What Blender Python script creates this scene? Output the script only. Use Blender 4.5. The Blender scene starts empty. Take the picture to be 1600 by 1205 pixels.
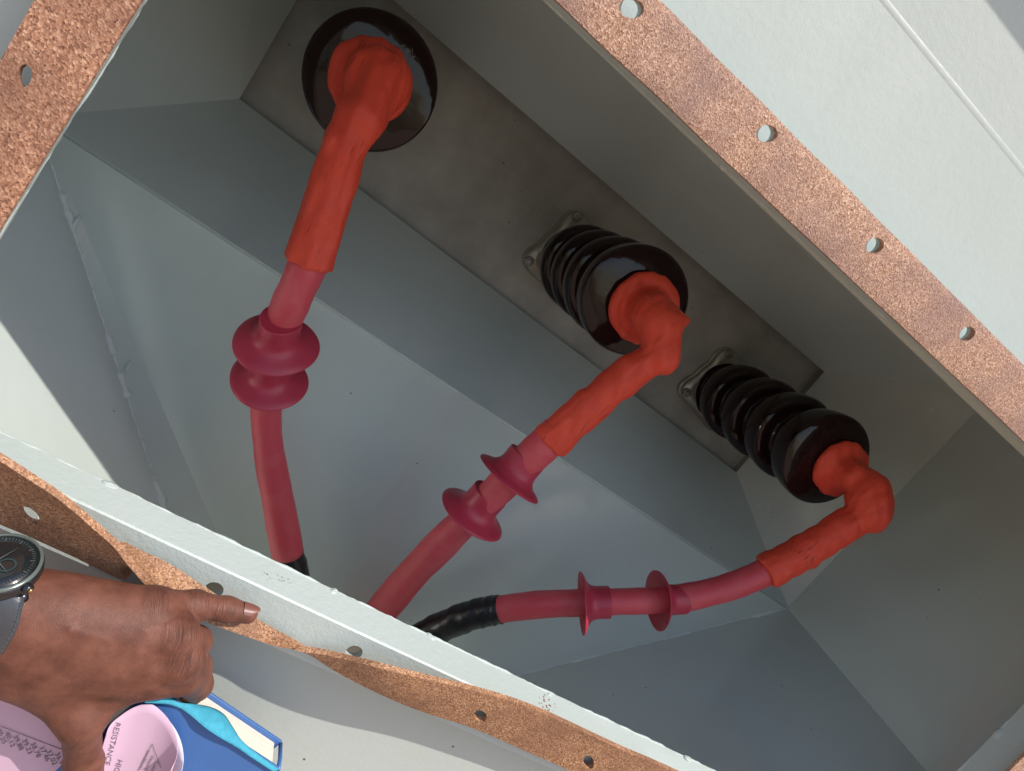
import bpy, bmesh, math, random
import numpy as np
from mathutils import Vector, Matrix
random.seed(7); rng = np.random.default_rng(7)
S = bpy.context.scene
COL = S.collection
# ---------------------------------------------------------------- camera
# box frame: x along the row of bushings, y up, z out of the box opening (metres)
R = np.array([[0.77223, 0.60667, 0.18869], [0.52466, -0.77643, 0.34911], [0.3583, -0.1706, -0.91789]])
C = np.array([0.09835, 0.06461, 0.72867]); FOC = 1116.7
OFF = 1.35                                        # height of the box origin above the ground
MW = Matrix(((1, 0, 0, 0), (0, 0, -1, 0), (0, 1, 0, OFF), (0, 0, 0, 1)))
def at(px, py, z):                                # point of the box frame seen at a photo pixel, on plane z
    d = R.T @ np.array([(px - 800) / FOC, (py - 602.5) / FOC, 1.0])
    return C + d * (z - C[2]) / d[2]
cam = bpy.data.cameras.new('camera'); cam.lens = 36 * FOC / 1600; cam.sensor_width = 36; cam.sensor_fit = 'HORIZONTAL'
cam.clip_start = 0.02; cam.clip_end = 400
co = bpy.data.objects.new('camera', cam); COL.objects.link(co)
m = Matrix([[R[0][0], -R[1][0], -R[2][0], C[0]], [R[0][1], -R[1][1], -R[2][1], C[1]], [R[0][2], -R[1][2], -R[2][2], C[2]], [0, 0, 0, 1]])
co.matrix_world = MW @ m
S.camera = co
# ---------------------------------------------------------------- light
SUN = Vector((0.42, -0.555, 1.0)).normalized()    # world direction to the sun
el = math.asin(SUN.z); rot = math.atan2(SUN.x, SUN.y)
w = bpy.data.worlds.new('World'); S.world = w; w.use_nodes = True
nt = w.node_tree; bg = nt.nodes['Background']
sky = nt.nodes.new('ShaderNodeTexSky'); sky.sky_type = 'NISHITA'; sky.sun_disc = False
sky.sun_elevation = el; sky.sun_rotation = rot; sky.air_density = 1.0; sky.dust_density = 1.6
nt.links.new(sky.outputs[0], bg.inputs[0]); bg.inputs[1].default_value = 0.14
sl = bpy.data.lights.new('sun', 'SUN'); sl.energy = 3.15; sl.angle = math.radians(0.5); sl.color = (1, 0.95, 0.87)
so = bpy.data.objects.new('sun', sl); COL.objects.link(so)
so.rotation_euler = SUN.to_track_quat('Z', 'Y').to_euler(); so.location = (0, 0, 5)
S.view_settings.view_transform = 'Standard'; S.view_settings.look = 'None'
S.view_settings.exposure = 0.35; S.view_settings.gamma = 1
S.cycles.max_bounces = 14; S.cycles.diffuse_bounces = 8; S.cycles.glossy_bounces = 6; S.cycles.blur_glossy = 0.1; S.cycles.sample_clamp_indirect = 20

# ---------------------------------------------------------------- materials
def lin(r, g, b):
    f = lambda c: (c / 255 / 12.92) if c / 255 <= 0.04045 else ((c / 255 + 0.055) / 1.055) ** 2.4
    return (f(r), f(g), f(b), 1)
class NB:
    def __init__(s, name):
        s.m = bpy.data.materials.new(name); s.m.use_nodes = True; s.t = s.m.node_tree
        s.p = s.t.nodes['Principled BSDF']; s.tc = s.t.nodes.new('ShaderNodeTexCoord')
    def n(s, typ, **k):
        o = s.t.nodes.new(typ)
        for a, b in k.items():
            if a in o.inputs.keys(): s.set(o.inputs[a], b)
            else: setattr(o, a, b)
        return o
    def set(s, inp, v):
        if hasattr(v, 'is_linked') or isinstance(v, bpy.types.NodeSocket): s.t.links.new(v, inp)
        else: inp.default_value = v
    def P(s, **k):
        for a, b in k.items(): s.set(s.p.inputs[a.replace('_', ' ')], b)
    def obj(s): return s.tc.outputs['Object']
    def noise(s, scale, detail=3, rough=0.55, vec=None, dist=0):
        return s.n('ShaderNodeTexNoise', Scale=scale, Detail=detail, Roughness=rough, Distortion=dist, Vector=vec or s.obj())
    def vor(s, scale, feature='F1', vec=None, rnd=1.0):
        return s.n('ShaderNodeTexVoronoi', feature=feature, Scale=scale, Vector=vec or s.obj(), Randomness=rnd)
    def ramp(s, fac, *st):
        o = s.t.nodes.new('ShaderNodeValToRGB'); s.t.links.new(fac, o.inputs[0])
        e = o.color_ramp.elements
        while len(e) < len(st): e.new(0.5)
        for x, (p, c) in zip(e, st): x.position = p; x.color = c if hasattr(c, '__len__') else (c, c, c, 1)
        return o.outputs[0]
    def mix(s, fac, a, b, mode='MIX'):
        o = s.n('ShaderNodeMix', data_type='RGBA', blend_type=mode)
        s.set(o.inputs[0], fac); s.set(o.inputs[6], a); s.set(o.inputs[7], b); return o.outputs[2]
    def bump(s, h, strength=0.2, dist=0.001, nrm=None):
        o = s.n('ShaderNodeBump', Strength=strength, Distance=dist); s.set(o.inputs['Height'], h)
        if nrm: s.t.links.new(nrm, o.inputs['Normal'])
        s.t.links.new(o.outputs[0], s.p.inputs['Normal']); return o.outputs[0]
    def map(s, scale, rotz=0):
        o = s.n('ShaderNodeMapping'); s.t.links.new(s.obj(), o.inputs[0]); o.inputs['Scale'].default_value = scale
        o.inputs['Rotation'].default_value = (0, 0, rotz); return o.outputs[0]

def mat_paint(name, base, rough=0.38, peel=0.16, specks=True, grain=700):
    b = NB(name)
    big = b.noise(5, 4).outputs[0]
    c = b.mix(b.ramp(big, (0.3, 0.0), (0.75, 1.0)), tuple(x * 0.965 for x in base[:3]) + (1,), tuple(min(1, x * 1.025) for x in base[:3]) + (1,))
    if specks:
        v = b.vor(38); d = b.ramp(v.outputs[0], (0.035, 1.0), (0.06, 0.0))
        sel = b.ramp(b.noise(11, 2).outputs[0], (0.56, 0.0), (0.62, 1.0))
        mk = b.n('ShaderNodeMath', operation='MULTIPLY'); b.set(mk.inputs[0], d); b.set(mk.inputs[1], sel)
        c = b.mix(mk.outputs[0], c, (0.10, 0.08, 0.06, 1))
    stv = b.noise(1.0, 4, 0.6, vec=b.map((42, 42, 5))).outputs[0]
    c = b.mix(b.ramp(stv, (0.55, 0.0), (0.85, 0.06)), c, (0.20, 0.19, 0.16, 1))
    dust = b.noise(260, 4, 0.75).outputs[0]; c = b.mix(b.ramp(dust, (0.64, 0.0), (0.80, 0.10)), c, (0.62, 0.62, 0.58, 1))
    scr = b.noise(1.0, 2, 0.5, vec=b.map((330, 330, 16), 0.6)).outputs[0]; sel2 = b.ramp(b.noise(9, 2).outputs[0], (0.58, 0.0), (0.66, 1.0))
    m2 = b.n('ShaderNodeMath', operation='MULTIPLY'); b.set(m2.inputs[0], b.ramp(scr, (0.72, 0.0), (0.75, 0.18))); b.set(m2.inputs[1], sel2)
    c = b.mix(m2.outputs[0], c, (0.60, 0.62, 0.60, 1))
    b.P(Base_Color=c, Roughness=b.ramp(b.noise(14, 3).outputs[0], (0.3, rough - 0.07), (0.7, rough + 0.08)))
    h = b.noise(grain, 2, 0.5).outputs[0]; h2 = b.noise(grain / 6, 3, 0.6).outputs[0]
    n1 = b.bump(h2, peel, 0.0015); b.bump(h, peel * 0.9, 0.0005, n1)
    return b.m
PAINT = mat_paint('grey_green_paint', (0.535, 0.590, 0.560, 1), 0.15, 0.06)
PAINT.node_tree.nodes['Principled BSDF'].inputs['Specular IOR Level'].default_value = 0.95
PAINT_OUT = mat_paint('textured_paint', (0.500, 0.540, 0.500, 1), 0.38, 0.15, True, 900)
PAINT_GLOSS = mat_paint('glossy_run_paint', (0.54, 0.58, 0.545, 1), 0.20, 0.36)
PAINT_GLOSS.node_tree.nodes['Principled BSDF'].inputs['Specular IOR Level'].default_value = 0.85
def mat_plate():
    b = NB('plate_paint')
    sc = b.ramp(b.noise(120, 5, 0.75).outputs[0], (0.60, 0.0), (0.72, 0.8)); sel = b.ramp(b.noise(7, 2).outputs[0], (0.55, 0.0), (0.66, 1.0))
    mk = b.n('ShaderNodeMath', operation='MULTIPLY'); b.set(mk.inputs[0], sc); b.set(mk.inputs[1], sel)
    st = b.ramp(b.noise(10, 4, 0.6).outputs[0], (0.35, 0.0), (0.7, 1.0))
    c = b.mix(st, (0.255, 0.248, 0.228, 1), (0.385, 0.378, 0.352, 1)); c = b.mix(mk.outputs[0], c, (0.50, 0.50, 0.47, 1))
    v = b.vor(26); c = b.mix(b.ramp(v.outputs[0], (0.03, 0.8), (0.05, 0.0)), c, (0.05, 0.04, 0.035, 1))
    b.P(Base_Color=c, Roughness=0.46); b.bump(b.noise(200, 3, 0.6).outputs[0], 0.22, 0.001); return b.m
PAINT_PLATE = mat_plate()
# rail paint with chipped rust specks
def mat_rail():
    b = NB('rail_paint')
    v = b.vor(330); d = b.ramp(v.outputs[0], (0.30, 1.0), (0.36, 0.0))
    sel = b.ramp(b.noise(16, 2).outputs[0], (0.655, 0.0), (0.70, 1.0))
    mk = b.n('ShaderNodeMath', operation='MULTIPLY'); b.set(mk.inputs[0], d); b.set(mk.inputs[1], sel)
    big = b.noise(9, 3).outputs[0]
    c = b.mix(big, (0.43, 0.49, 0.465, 1), (0.50, 0.55, 0.525, 1))
    c = b.mix(mk.outputs[0], c, lin(112, 52, 38))
    b.P(Base_Color=c, Roughness=0.42)
    n1 = b.bump(b.noise(170, 4, 0.7).outputs[0], 0.5, 0.0012); b.bump(b.noise(800, 2).outputs[0], 0.25, 0.0004, n1)
    return b.m
RAIL = mat_rail()
def mat_cork(name, c0, c1, c2, c3, dark, lite, scale=980):
    b = NB(name)
    v = b.vor(scale); f = b.noise(1500, 3, 0.7).outputs[0]; big = b.noise(15, 4, 0.62).outputs[0]; md = b.noise(150, 3, 0.6).outputs[0]
    gr = b.n('ShaderNodeSeparateColor'); b.t.links.new(v.outputs['Color'], gr.inputs[0])
    c = b.ramp(gr.outputs[0], (0.0, lin(*c0)), (0.35, lin(*c1)), (0.75, lin(*c2)), (1.0, lin(*c3)))
    c = b.mix(b.ramp(big, (0.42, 0.0), (0.66, 0.70)), c, lin(*dark))
    c = b.mix(b.ramp(md, (0.60, 0.0), (0.70, 0.5)), c, lin(*c0))
    c = b.mix(b.ramp(f, (0.55, 0.0), (0.75, 0.6)), c, lin(*lite))
    v2 = b.vor(210); c = b.mix(b.ramp(v2.outputs[0], (0.10, 0.7), (0.16, 0.0)), c, lin(70, 42, 32))
    b.P(Base_Color=c, Roughness=0.62)
    n1 = b.bump(v.outputs[0], 0.5, 0.0006); b.bump(f, 0.5, 0.0004, n1)
    return b.m
CORK = mat_cork('cork_upper', (128, 88, 66), (172, 128, 100), (190, 146, 118), (220, 184, 158), (138, 106, 98), (234, 204, 182))
CORK_L = mat_cork('cork_left', (116, 74, 54), (164, 114, 86), (184, 134, 104), (214, 168, 138), (128, 88, 70), (226, 184, 156), 760)
CORK_B = mat_cork('cork_golden', (116, 76, 52), (162, 114, 80), (184, 136, 100), (216, 172, 134), (124, 84, 62), (228, 190, 152))
def mat_simple(name, col, rough, bump=None, spec=0.5, coat=0.0, metal=0.0, var=0.0, vscale=60):
    b = NB(name)
    c = col
    if var:
        c = b.mix(b.noise(vscale, 4).outputs[0], tuple(x * (1 - var) for x in col[:3]) + (1,), tuple(min(1, x * (1 + var)) for x in col[:3]) + (1,))
    b.P(Base_Color=c, Roughness=rough, Metallic=metal); b.p.inputs['Specular IOR Level'].default_value = spec
    b.p.inputs['Coat Weight'].default_value = coat; b.p.inputs['Coat Roughness'].default_value = 0.06
    if bump: b.bump(b.noise(bump[0], 3).outputs[0], bump[1], bump[2])
    return b.m
def mat_porcelain():
    b = NB('brown_glaze')
    c = b.mix(b.noise(40, 3).outputs[0], (0.012, 0.0055, 0.0055, 1), (0.024, 0.010, 0.010, 1))
    dst = b.ramp(b.noise(60, 5, 0.7).outputs[0], (0.5, 0.04), (0.8, 0.16)); b.P(Base_Color=c, Roughness=dst); b.p.inputs['Specular IOR Level'].default_value = 0.34
    b.bump(b.noise(38, 2).outputs[0], 0.16, 0.003)
    return b.m
PORC = mat_porcelain()
def mat_boot():
    b = NB('orange_red_rubber')
    lines = b.n('ShaderNodeTexNoise', Scale=1.0, Detail=2, Vector=b.map((300, 300, 26)))
    cr = b.ramp(lines.outputs[0], (0.64, 0.0), (0.69, 0.8))
    sel = b.ramp(b.noise(22, 2).outputs[0], (0.46, 0.0), (0.54, 1.0))
    mk = b.n('ShaderNodeMath', operation='MULTIPLY'); b.set(mk.inputs[0], cr); b.set(mk.inputs[1], sel)
    c = b.mix(b.noise(30, 4).outputs[0], (0.64, 0.056, 0.030, 1), (0.80, 0.082, 0.040, 1))
    c = b.mix(mk.outputs[0], c, (0.30, 0.028, 0.018, 1))
    pale = b.ramp(b.noise(70, 5, 0.7).outputs[0], (0.58, 0.0), (0.75, 0.35)); c = b.mix(pale, c, (0.90, 0.17, 0.10, 1))
    b.P(Base_Color=c, Roughness=0.52); b.p.inputs['Specular IOR Level'].default_value = 0.35
    n0 = b.bump(lines.outputs[0], 0.22, 0.002); n1 = b.bump(b.noise(45, 3).outputs[0], 0.40, 0.005, n0); b.bump(b.noise(420, 3).outputs[0], 0.12, 0.0006, n1)
    return b.m
BOOT = mat_boot()
def mat_tube():
    b = NB('maroon_tubing')
    pat = b.vor(34, 'SMOOTH_F1'); sh = b.ramp(b.noise(26, 1, 0.4, dist=0.6).outputs[0], (0.50, 0.0), (0.53, 1.0))
    c = b.mix(b.noise(18, 4).outputs[0], (0.560, 0.060, 0.080, 1), (0.640, 0.076, 0.096, 1))
    dust = b.mix(0.13, c, (0.66, 0.20, 0.19, 1)); c = b.mix(sh, c, dust)
    sc = b.ramp(b.noise(120, 4, 0.7).outputs[0], (0.70, 0.0), (0.76, 0.5)); c = b.mix(sc, c, (0.16, 0.02, 0.03, 1))
    b.P(Base_Color=c, Roughness=b.ramp(sh, (0, 0.42), (1, 0.55))); b.p.inputs['Specular IOR Level'].default_value = 0.45
    b.bump(b.noise(60, 2).outputs[0], 0.15, 0.002)
    return b.m
TUBE = mat_tube()
SHED = mat_simple('maroon_shed_rubber', (0.430, 0.034, 0.064, 1), 0.38, (90, 0.08, 0.002), 0.45, var=0.08, vscale=20)
TAPE = mat_simple('black_heat_shrink', (0.012, 0.012, 0.014, 1), 0.34, (55, 0.35, 0.004), 0.5)
ZINC = mat_simple('dull_cast_metal', (0.37, 0.345, 0.295, 1), 0.34, (160, 0.3, 0.002), 0.5, metal=0.55, var=0.2)
STEEL = mat_simple('bolt_steel', (0.30, 0.29, 0.27, 1), 0.4, (300, 0.2, 0.001), 0.5, metal=0.8)
MARK = mat_simple('faded_mark', (0.17, 0.165, 0.155, 1), 0.6)
WELD = mat_simple('painted_weld', (0.62, 0.68, 0.66, 1), 0.36, (260, 0.5, 0.0015))
CONC = mat_simple('dry_ground', (0.34, 0.235, 0.165, 1), 0.9, (30, 0.5, 0.02), var=0.25, vscale=6)

# ---------------------------------------------------------------- helpers
def world(p): return MW @ Vector((float(p[0]), float(p[1]), float(p[2])))
def base_of(o):
    v = Vector((0, 0, 0))
    while o is not None: v = v + o.location; o = o.parent
    return v
def thing(name, loc, label, cat, group=None):
    o = bpy.data.objects.new(name, None); COL.objects.link(o); o.location = world(loc); o.empty_display_size = 0.02
    o['label'] = label; o['category'] = cat
    if group: o['group'] = group
    return o
def obj(name, verts, faces, mat, parent=None, smooth=True, loc=None, sharp=None):
    """verts in the box frame; linked as one mesh under parent"""
    vw = [world(p) for p in verts]
    o = bpy.data.objects.new(name, None) if False else None
    me = bpy.data.meshes.new(name)
    org = base_of(parent) if parent is not None else Vector((0, 0, 0))
    l = world(loc) if loc is not None else (sum(vw, Vector()) / len(vw))
    me.from_pydata([v - l for v in vw], [], [tuple(int(i) for i in f) for f in faces]); me.update()
    me.materials.append(mat)
    if smooth: me.shade_smooth()
    if sharp: me.set_sharp_from_angle(angle=math.radians(sharp))
    o = bpy.data.objects.new(name, me); COL.objects.link(o); o.parent = parent; o.location = l - org
    return o
def fix_normals(o):
    bm = bmesh.new(); bm.from_mesh(o.data); bmesh.ops.recalc_face_normals(bm, faces=bm.faces); bm.to_mesh(o.data); bm.free()
    return o
def merge(*parts):
    V, F = [], []
    for v, f in parts:
        k = len(V); V += [tuple(x) for x in v]; F += [tuple(i + k for i in q) for q in f]
    return V, F
def nrm(v): v = np.asarray(v, float); return v / (np.linalg.norm(v) + 1e-12)
def frame(t, up=(0, 0, 1)):
    t = nrm(t); u = np.cross(up, t)
    if np.linalg.norm(u) < 1e-3: u = np.cross((0, 1, 0), t)
    u = nrm(u); return u, np.cross(t, u), t
def slab(quad, th, n=(1, 1), back=None):
    """a sheet over quad (4 points) thickened away along its normal by th (towards back side)"""
    a, b, c, d = [np.asarray(x, float) for x in quad]
    nn = nrm(np.cross(b - a, d - a)) * th
    V, F = [], []
    nu, nv = n
    for s in (0, 1):
        for j in range(nv + 1):
            for i in range(nu + 1):
                u, v = i / nu, j / nv
                V.append((a * (1 - u) + b * u) * (1 - v) + (d * (1 - u) + c * u) * v - nn * s)
    N = (nu + 1) * (nv + 1); ix = lambda i, j, s: s * N + j * (nu + 1) + i
    for j in range(nv):
        for i in range(nu):
            F.append((ix(i, j, 0), ix(i + 1, j, 0), ix(i + 1, j + 1, 0), ix(i, j + 1, 0)))
            F.append((ix(i, j, 1), ix(i, j + 1, 1), ix(i + 1, j + 1, 1), ix(i + 1, j, 1)))
    for i in range(nu):
        F.append((ix(i, 0, 0), ix(i, 0, 1), ix(i + 1, 0, 1), ix(i + 1, 0, 0)))
        F.append((ix(i, nv, 0), ix(i + 1, nv, 0), ix(i + 1, nv, 1), ix(i, nv, 1)))
    for j in range(nv):
        F.append((ix(0, j, 0), ix(0, j + 1, 0), ix(0, j + 1, 1), ix(0, j, 1)))
        F.append((ix(nu, j, 0), ix(nu, j, 1), ix(nu, j + 1, 1), ix(nu, j + 1, 0)))
    return V, F
def lathe(c, axis, prof, n=48, up=(0, 1, 0), sx=None, closed=False):
    """prof = [(radius, height along axis)]"""
    u, v, t = frame(axis, up); c = np.asarray(c, float); V, F = [], []
    for (r, h) in prof:
        for k in range(n):
            a = 2 * math.pi * k / n; rr = r * (sx(a, h) if sx else 1)
            V.append(c + t * h + (u * math.cos(a) + v * math.sin(a)) * rr)
    for j in range(len(prof) - 1):
        for k in range(n):
            k2 = (k + 1) % n; F.append((j * n + k, j * n + k2, (j + 1) * n + k2, (j + 1) * n + k))
    if closed:
        j = len(prof) - 1
        for k in range(n):
            k2 = (k + 1) % n; F.append((j * n + k, j * n + k2, k2, k))
    else:
        if prof[0][0] > 1e-6: F.append(tuple(range(n - 1, -1, -1)))
        if prof[-1][0] > 1e-6: F.append(tuple((len(prof) - 1) * n + k for k in range(n)))
    return V, F
def spline(P, n):
    P = np.asarray(P, float); m = len(P); out = []
    Q = np.vstack([2 * P[0] - P[1], P, 2 * P[-1] - P[-2]])
    for i in range(m - 1):
        a, b, c, d = Q[i], Q[i + 1], Q[i + 2], Q[i + 3]
        for k in range(n):
            t = k / n
            out.append(0.5 * (2 * b + (c - a) * t + (2 * a - 5 * b + 4 * c - d) * t * t + (3 * b - a - 3 * c + d) * t ** 3))
    out.append(P[-1]); return np.array(out)
def tube(path, rad, n=20, jitter=None, caps=True):
    path = np.asarray(path, float); m = len(path)
    rad = np.full(m, rad) if np.isscalar(rad) else np.asarray(rad)
    T = np.gradient(path, axis=0); V, F = [], []
    u, v, t = frame(T[0], (0.3, 0.2, 0.9))
    for i in range(m):
        t = nrm(T[i]); u = nrm(u - t * (u @ t)); v = np.cross(t, u)
        for k in range(n):
            a = 2 * math.pi * k / n; r = rad[i] * (1 + (jitter(i, a) if jitter else 0))
            V.append(path[i] + (u * math.cos(a) + v * math.sin(a)) * r)
    for j in range(m - 1):
        for k in range(n):
            k2 = (k + 1) % n; F.append((j * n + k, j * n + k2, (j + 1) * n + k2, (j + 1) * n + k))
    if caps: F.append(tuple(range(n - 1, -1, -1))); F.append(tuple((m - 1) * n + k for k in range(n)))
    return V, F
def strip2d(L, W, holes, du=0.012, nv=6):
    """flat strip 0..L x 0..W cut by round holes (u, v, r): 2-D points, faces"""
    holes = sorted(holes); V, F, idx = [], [], {}
    def pt(u, v):
        k = (round(u, 6), round(v, 6))
        if k not in idx: idx[k] = len(V); V.append((u, v))
        return idx[k]
    vs = [W * j / nv for j in range(nv + 1)]
    def grid(a, b):
        if b - a < 1e-6: return
        n = max(1, int(round((b - a) / du))); us = [a + (b - a) * i / n for i in range(n + 1)]
        for i in range(n):
            for j in range(nv): F.append((pt(us[i], vs[j]), pt(us[i + 1], vs[j]), pt(us[i + 1], vs[j + 1]), pt(us[i], vs[j + 1])))
    cur = 0.0
    for (u, v, r) in holes:
        h = min(max(r * 1.9, W * 0.42), u - cur if u - cur > r * 1.2 else r * 1.9); a, b = u - h, u + h
        grid(cur, a); nn = 4
        loop = [(a + (b - a) * i / nn, 0) for i in range(nn)] + [(b, x) for x in vs[:-1]] + [(b - (b - a) * i / nn, W) for i in range(nn)] + [(a, x) for x in vs[:0:-1]]
        m = len(loop); circ, mid = [], []
        for (x, y) in loop:
            an = math.atan2(y - v, x - u); cx, cy = u + r * math.cos(an), v + r * math.sin(an)
            circ.append(pt(cx, cy)); mid.append(pt((cx * 2 + x) / 3, (cy * 2 + y) / 3))
        for i in range(m):
            k = (i + 1) % m; A, B = pt(*loop[i]), pt(*loop[k])
            F.append((A, B, mid[k], mid[i])); F.append((mid[i], mid[k], circ[k], circ[i]))
        cur = b
    grid(cur, L)
    return V, F
def thicken(V2, F2, fmap):
    """fmap(u, v, side) -> 3-D point, side 0 front, 1 back"""
    n = len(V2); V = [fmap(u, v, 0) for u, v in V2] + [fmap(u, v, 1) for u, v in V2]
    F = [tuple(f) for f in F2] + [tuple(i + n for i in reversed(f)) for f in F2]
    cnt = {}
    for f in F2:
        for i in range(len(f)):
            e = (f[i], f[(i + 1) % len(f)]); cnt[e] = 1
    for (a, b) in list(cnt):
        if (b, a) not in cnt: F.append((b, a, a + n, b + n))
    return V, F
def bilin(a, b, c, d, L, W):
    """a->b along u at v=0, d->c along u at v=W"""
    a, b, c, d = [np.asarray(x, float) for x in (a, b, c, d)]
    def f(u, v):
        s, t = u / L, v / W; return (a * (1 - s) + b * s) * (1 - t) + (d * (1 - s) + c * s) * t
    return f
def uv_of(p, f, L, W):
    best = (L / 2, W / 2); st = max(L, W)
    for _ in range(60):
        c = [(best[0] + i * st / 4, best[1] + j * st / 4) for i in range(-4, 5) for j in range(-4, 5)]
        best = min(c, key=lambda q: np.linalg.norm(f(*q) - p)); st *= 0.6
    return best
def n3(p, s):                                       # cheap smooth noise
    x, y, z = [float(q) * s for q in p]
    return (math.sin(x * 1.3 + 1.7 * math.sin(y * 0.9 + 0.4)) + math.sin(y * 1.7 + 1.3 * math.sin(z * 1.1 + 2.0)) + math.sin(z * 1.5 + 1.1 * math.sin(x * 1.2 + 5.0))) / 3
# implicit surfaces -------------------------------------------------
def sd_cone(P, a, ra, b, rb):                       # round cone
    a = np.asarray(a, float); b = np.asarray(b, float); d = b - a; L2 = d @ d + 1e-12
    t = np.clip(((P - a) @ d) / L2, 0, 1)
    return np.linalg.norm(P - a - t[:, None] * d, axis=1) - (ra + (rb - ra) * t)
def sd_cyl(P, a, b, r, rnd=0.004):
    a = np.asarray(a, float); b = np.asarray(b, float); L = np.linalg.norm(b - a); t = (b - a) / L
    h = (P - (a + b) / 2) @ t; q = P - (a + b) / 2 - h[:, None] * t
    dx = np.linalg.norm(q, axis=1) - r + rnd; dy = np.abs(h) - L / 2 + rnd
    return np.minimum(np.maximum(dx, dy), 0) + np.hypot(np.maximum(dx, 0), np.maximum(dy, 0)) - rnd
def sd_ell(P, c, ax, rad):
    q = (P - np.asarray(c)) @ np.asarray(ax).T; rad = np.asarray(rad)
    k0 = np.linalg.norm(q / rad, axis=1); k1 = np.linalg.norm(q / rad ** 2, axis=1) + 1e-9
    return k0 * (k0 - 1) / k1
def smin(a, b, k):
    h = np.clip(0.5 + 0.5 * (b - a) / k, 0, 1); return b * (1 - h) + a * h - k * h * (1 - h)
def smax(a, b, k): return -smin(-a, -b, k)
def surface(fn, lo, hi, h, smooth=2):
    lo = np.asarray(lo, float); hi = np.asarray(hi, float)
    n = np.ceil((hi - lo) / h).astype(int) + 1
    g = np.stack(np.meshgrid(*[lo[i] + h * np.arange(n[i]) for i in range(3)], indexing='ij'), -1)
    D = fn(g.reshape(-1, 3)).reshape(n)
    s = D < 0
    cs = [(i, j, k) for i in (0, 1) for j in (0, 1) for k in (0, 1)]
    sl = lambda A, c: A[c[0]:n[0] - 1 + c[0], c[1]:n[1] - 1 + c[1], c[2]:n[2] - 1 + c[2]]
    cnt = sum(sl(s, c).astype(int) for c in cs); mixed = (cnt > 0) & (cnt < 8)
    I = np.argwhere(mixed); idx = np.full(mixed.shape, -1); idx[mixed] = np.arange(len(I))
    acc = np.zeros((len(I), 3)); num = np.zeros(len(I))
    for c in cs:
        for ax in range(3):
            if c[ax]: continue
            c2 = list(c); c2[ax] = 1
            d0 = D[I[:, 0] + c[0], I[:, 1] + c[1], I[:, 2] + c[2]]; d1 = D[I[:, 0] + c2[0], I[:, 1] + c2[1], I[:, 2] + c2[2]]
            m = (d0 < 0) != (d1 < 0); t = np.where(m, d0 / (d0 - d1 + 1e-15), 0)
            p = np.tile(np.array(c, float), (len(I), 1)); p[:, ax] += t
            acc[m] += p[m]; num[m] += 1
    V = lo + (I + acc / num[:, None]) * h
    F = []
    for ax in range(3):
        a1, a2 = (ax + 1) % 3, (ax + 2) % 3
        A = s.take(range(n[ax] - 1), ax); B = s.take(range(1, n[ax]), ax)
        E = np.argwhere(A != B)
        E = E[(E[:, a1] > 0) & (E[:, a2] > 0) & (E[:, a1] < n[a1] - 1) & (E[:, a2] < n[a2] - 1)]
        flip = A[E[:, 0], E[:, 1], E[:, 2]]
        q = []
        for (da, db) in ((-1, -1), (0, -1), (0, 0), (-1, 0)):
            e = E.copy(); e[:, a1] += da; e[:, a2] += db; q.append(idx[e[:, 0], e[:, 1], e[:, 2]])
        q = np.stack(q, 1); q[~flip] = q[~flip][:, ::-1]; F.append(q)
    F = np.vstack(F)
    e = np.vstack([F[:, [0, 1]], F[:, [1, 2]], F[:, [2, 3]], F[:, [3, 0]]])
    deg = np.bincount(e[:, 0], minlength=len(V)) + np.bincount(e[:, 1], minlength=len(V))
    for _ in range(smooth):
        A = np.zeros_like(V)
        for d in range(3):
            A[:, d] = np.bincount(e[:, 0], V[e[:, 1], d], len(V)) + np.bincount(e[:, 1], V[e[:, 0], d], len(V))
        V = V * 0.5 + 0.5 * A / np.maximum(deg, 1)[:, None]
    return V, F

# ---------------------------------------------------------------- ground
g = obj('ground', [(-15, -OFF, -15), (15, -OFF, -15), (15, -OFF, 15), (-15, -OFF, 15)], [(3, 2, 1, 0)], CONC, smooth=False)
g['kind'] = 'structure'

# ---------------------------------------------------------------- the cable box
Z0, Z1, ZF, ZB, ZW = -0.3643, -0.14885, 0.272, 0.2387, 0.2386
box = thing('cable_box', (0.46, -0.75, 0.0), 'open grey-green painted steel cable box with welded corners and three bushings inside', 'cable box')
P00, P10, P11, P01 = at(370, 155, Z0), at(1150, 740, Z0), at(1290, 580, Z0), at(513, -91, Z0)
ZR = Z1 - 0.020
Q00, Q10, Q11 = at(56, 182, Z1), at(1230, 950, ZR), at(1556, 612, ZR); Q01 = at(56, 182, Z1) + (at(1556, 612, Z1) - at(1230, 950, Z1))
zp = Z0 - 0.014
cx = (P00 + P11) / 2
def grow(p, k): return np.array([p[0] + (0.0016 if p[0] > cx[0] else -0.02) * k, p[1] + (0.02 if p[1] > cx[1] else -0.02) * k, zp])
obj('back_plate', *slab([grow(P00, 1), grow(P10, 1), grow(P11, 1), grow(P01, 1)], 0.006, (24, 6)), PAINT_PLATE, box, False)
zr = Z0 + 0.0345
for a, b in ((P00, P10), (P10, P11), (P11, P01), (P01, P00)):
    ga, gb = grow(a, 1), grow(b, 1)
    if (a[0] > cx[0]) != (b[0] > cx[0]):
        for q in (ga, gb): q[0] += 0.03 if q[0] > cx[0] else 0.0
    obj('plate_return', *slab([ga, gb, (gb[0], gb[1], zr if b[0] < cx[0] or a[0] < cx[0] else Z0 + 0.002), (ga[0], ga[1], zr if b[0] < cx[0] or a[0] < cx[0] else Z0 + 0.002)], 0.002), PAINT_PLATE, box, False)
def panel(name, quad, n=(1, 1), th=0.003, mat=PAINT):
    return obj(name, *slab(quad, th, n), mat, box, False)
panel('sloping_panel', [P00, Q00, Q10, P10][::-1]); panel('sloping_panel', [P10, Q10, Q11, P11][::-1], mat=PAINT_GLOSS)
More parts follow.
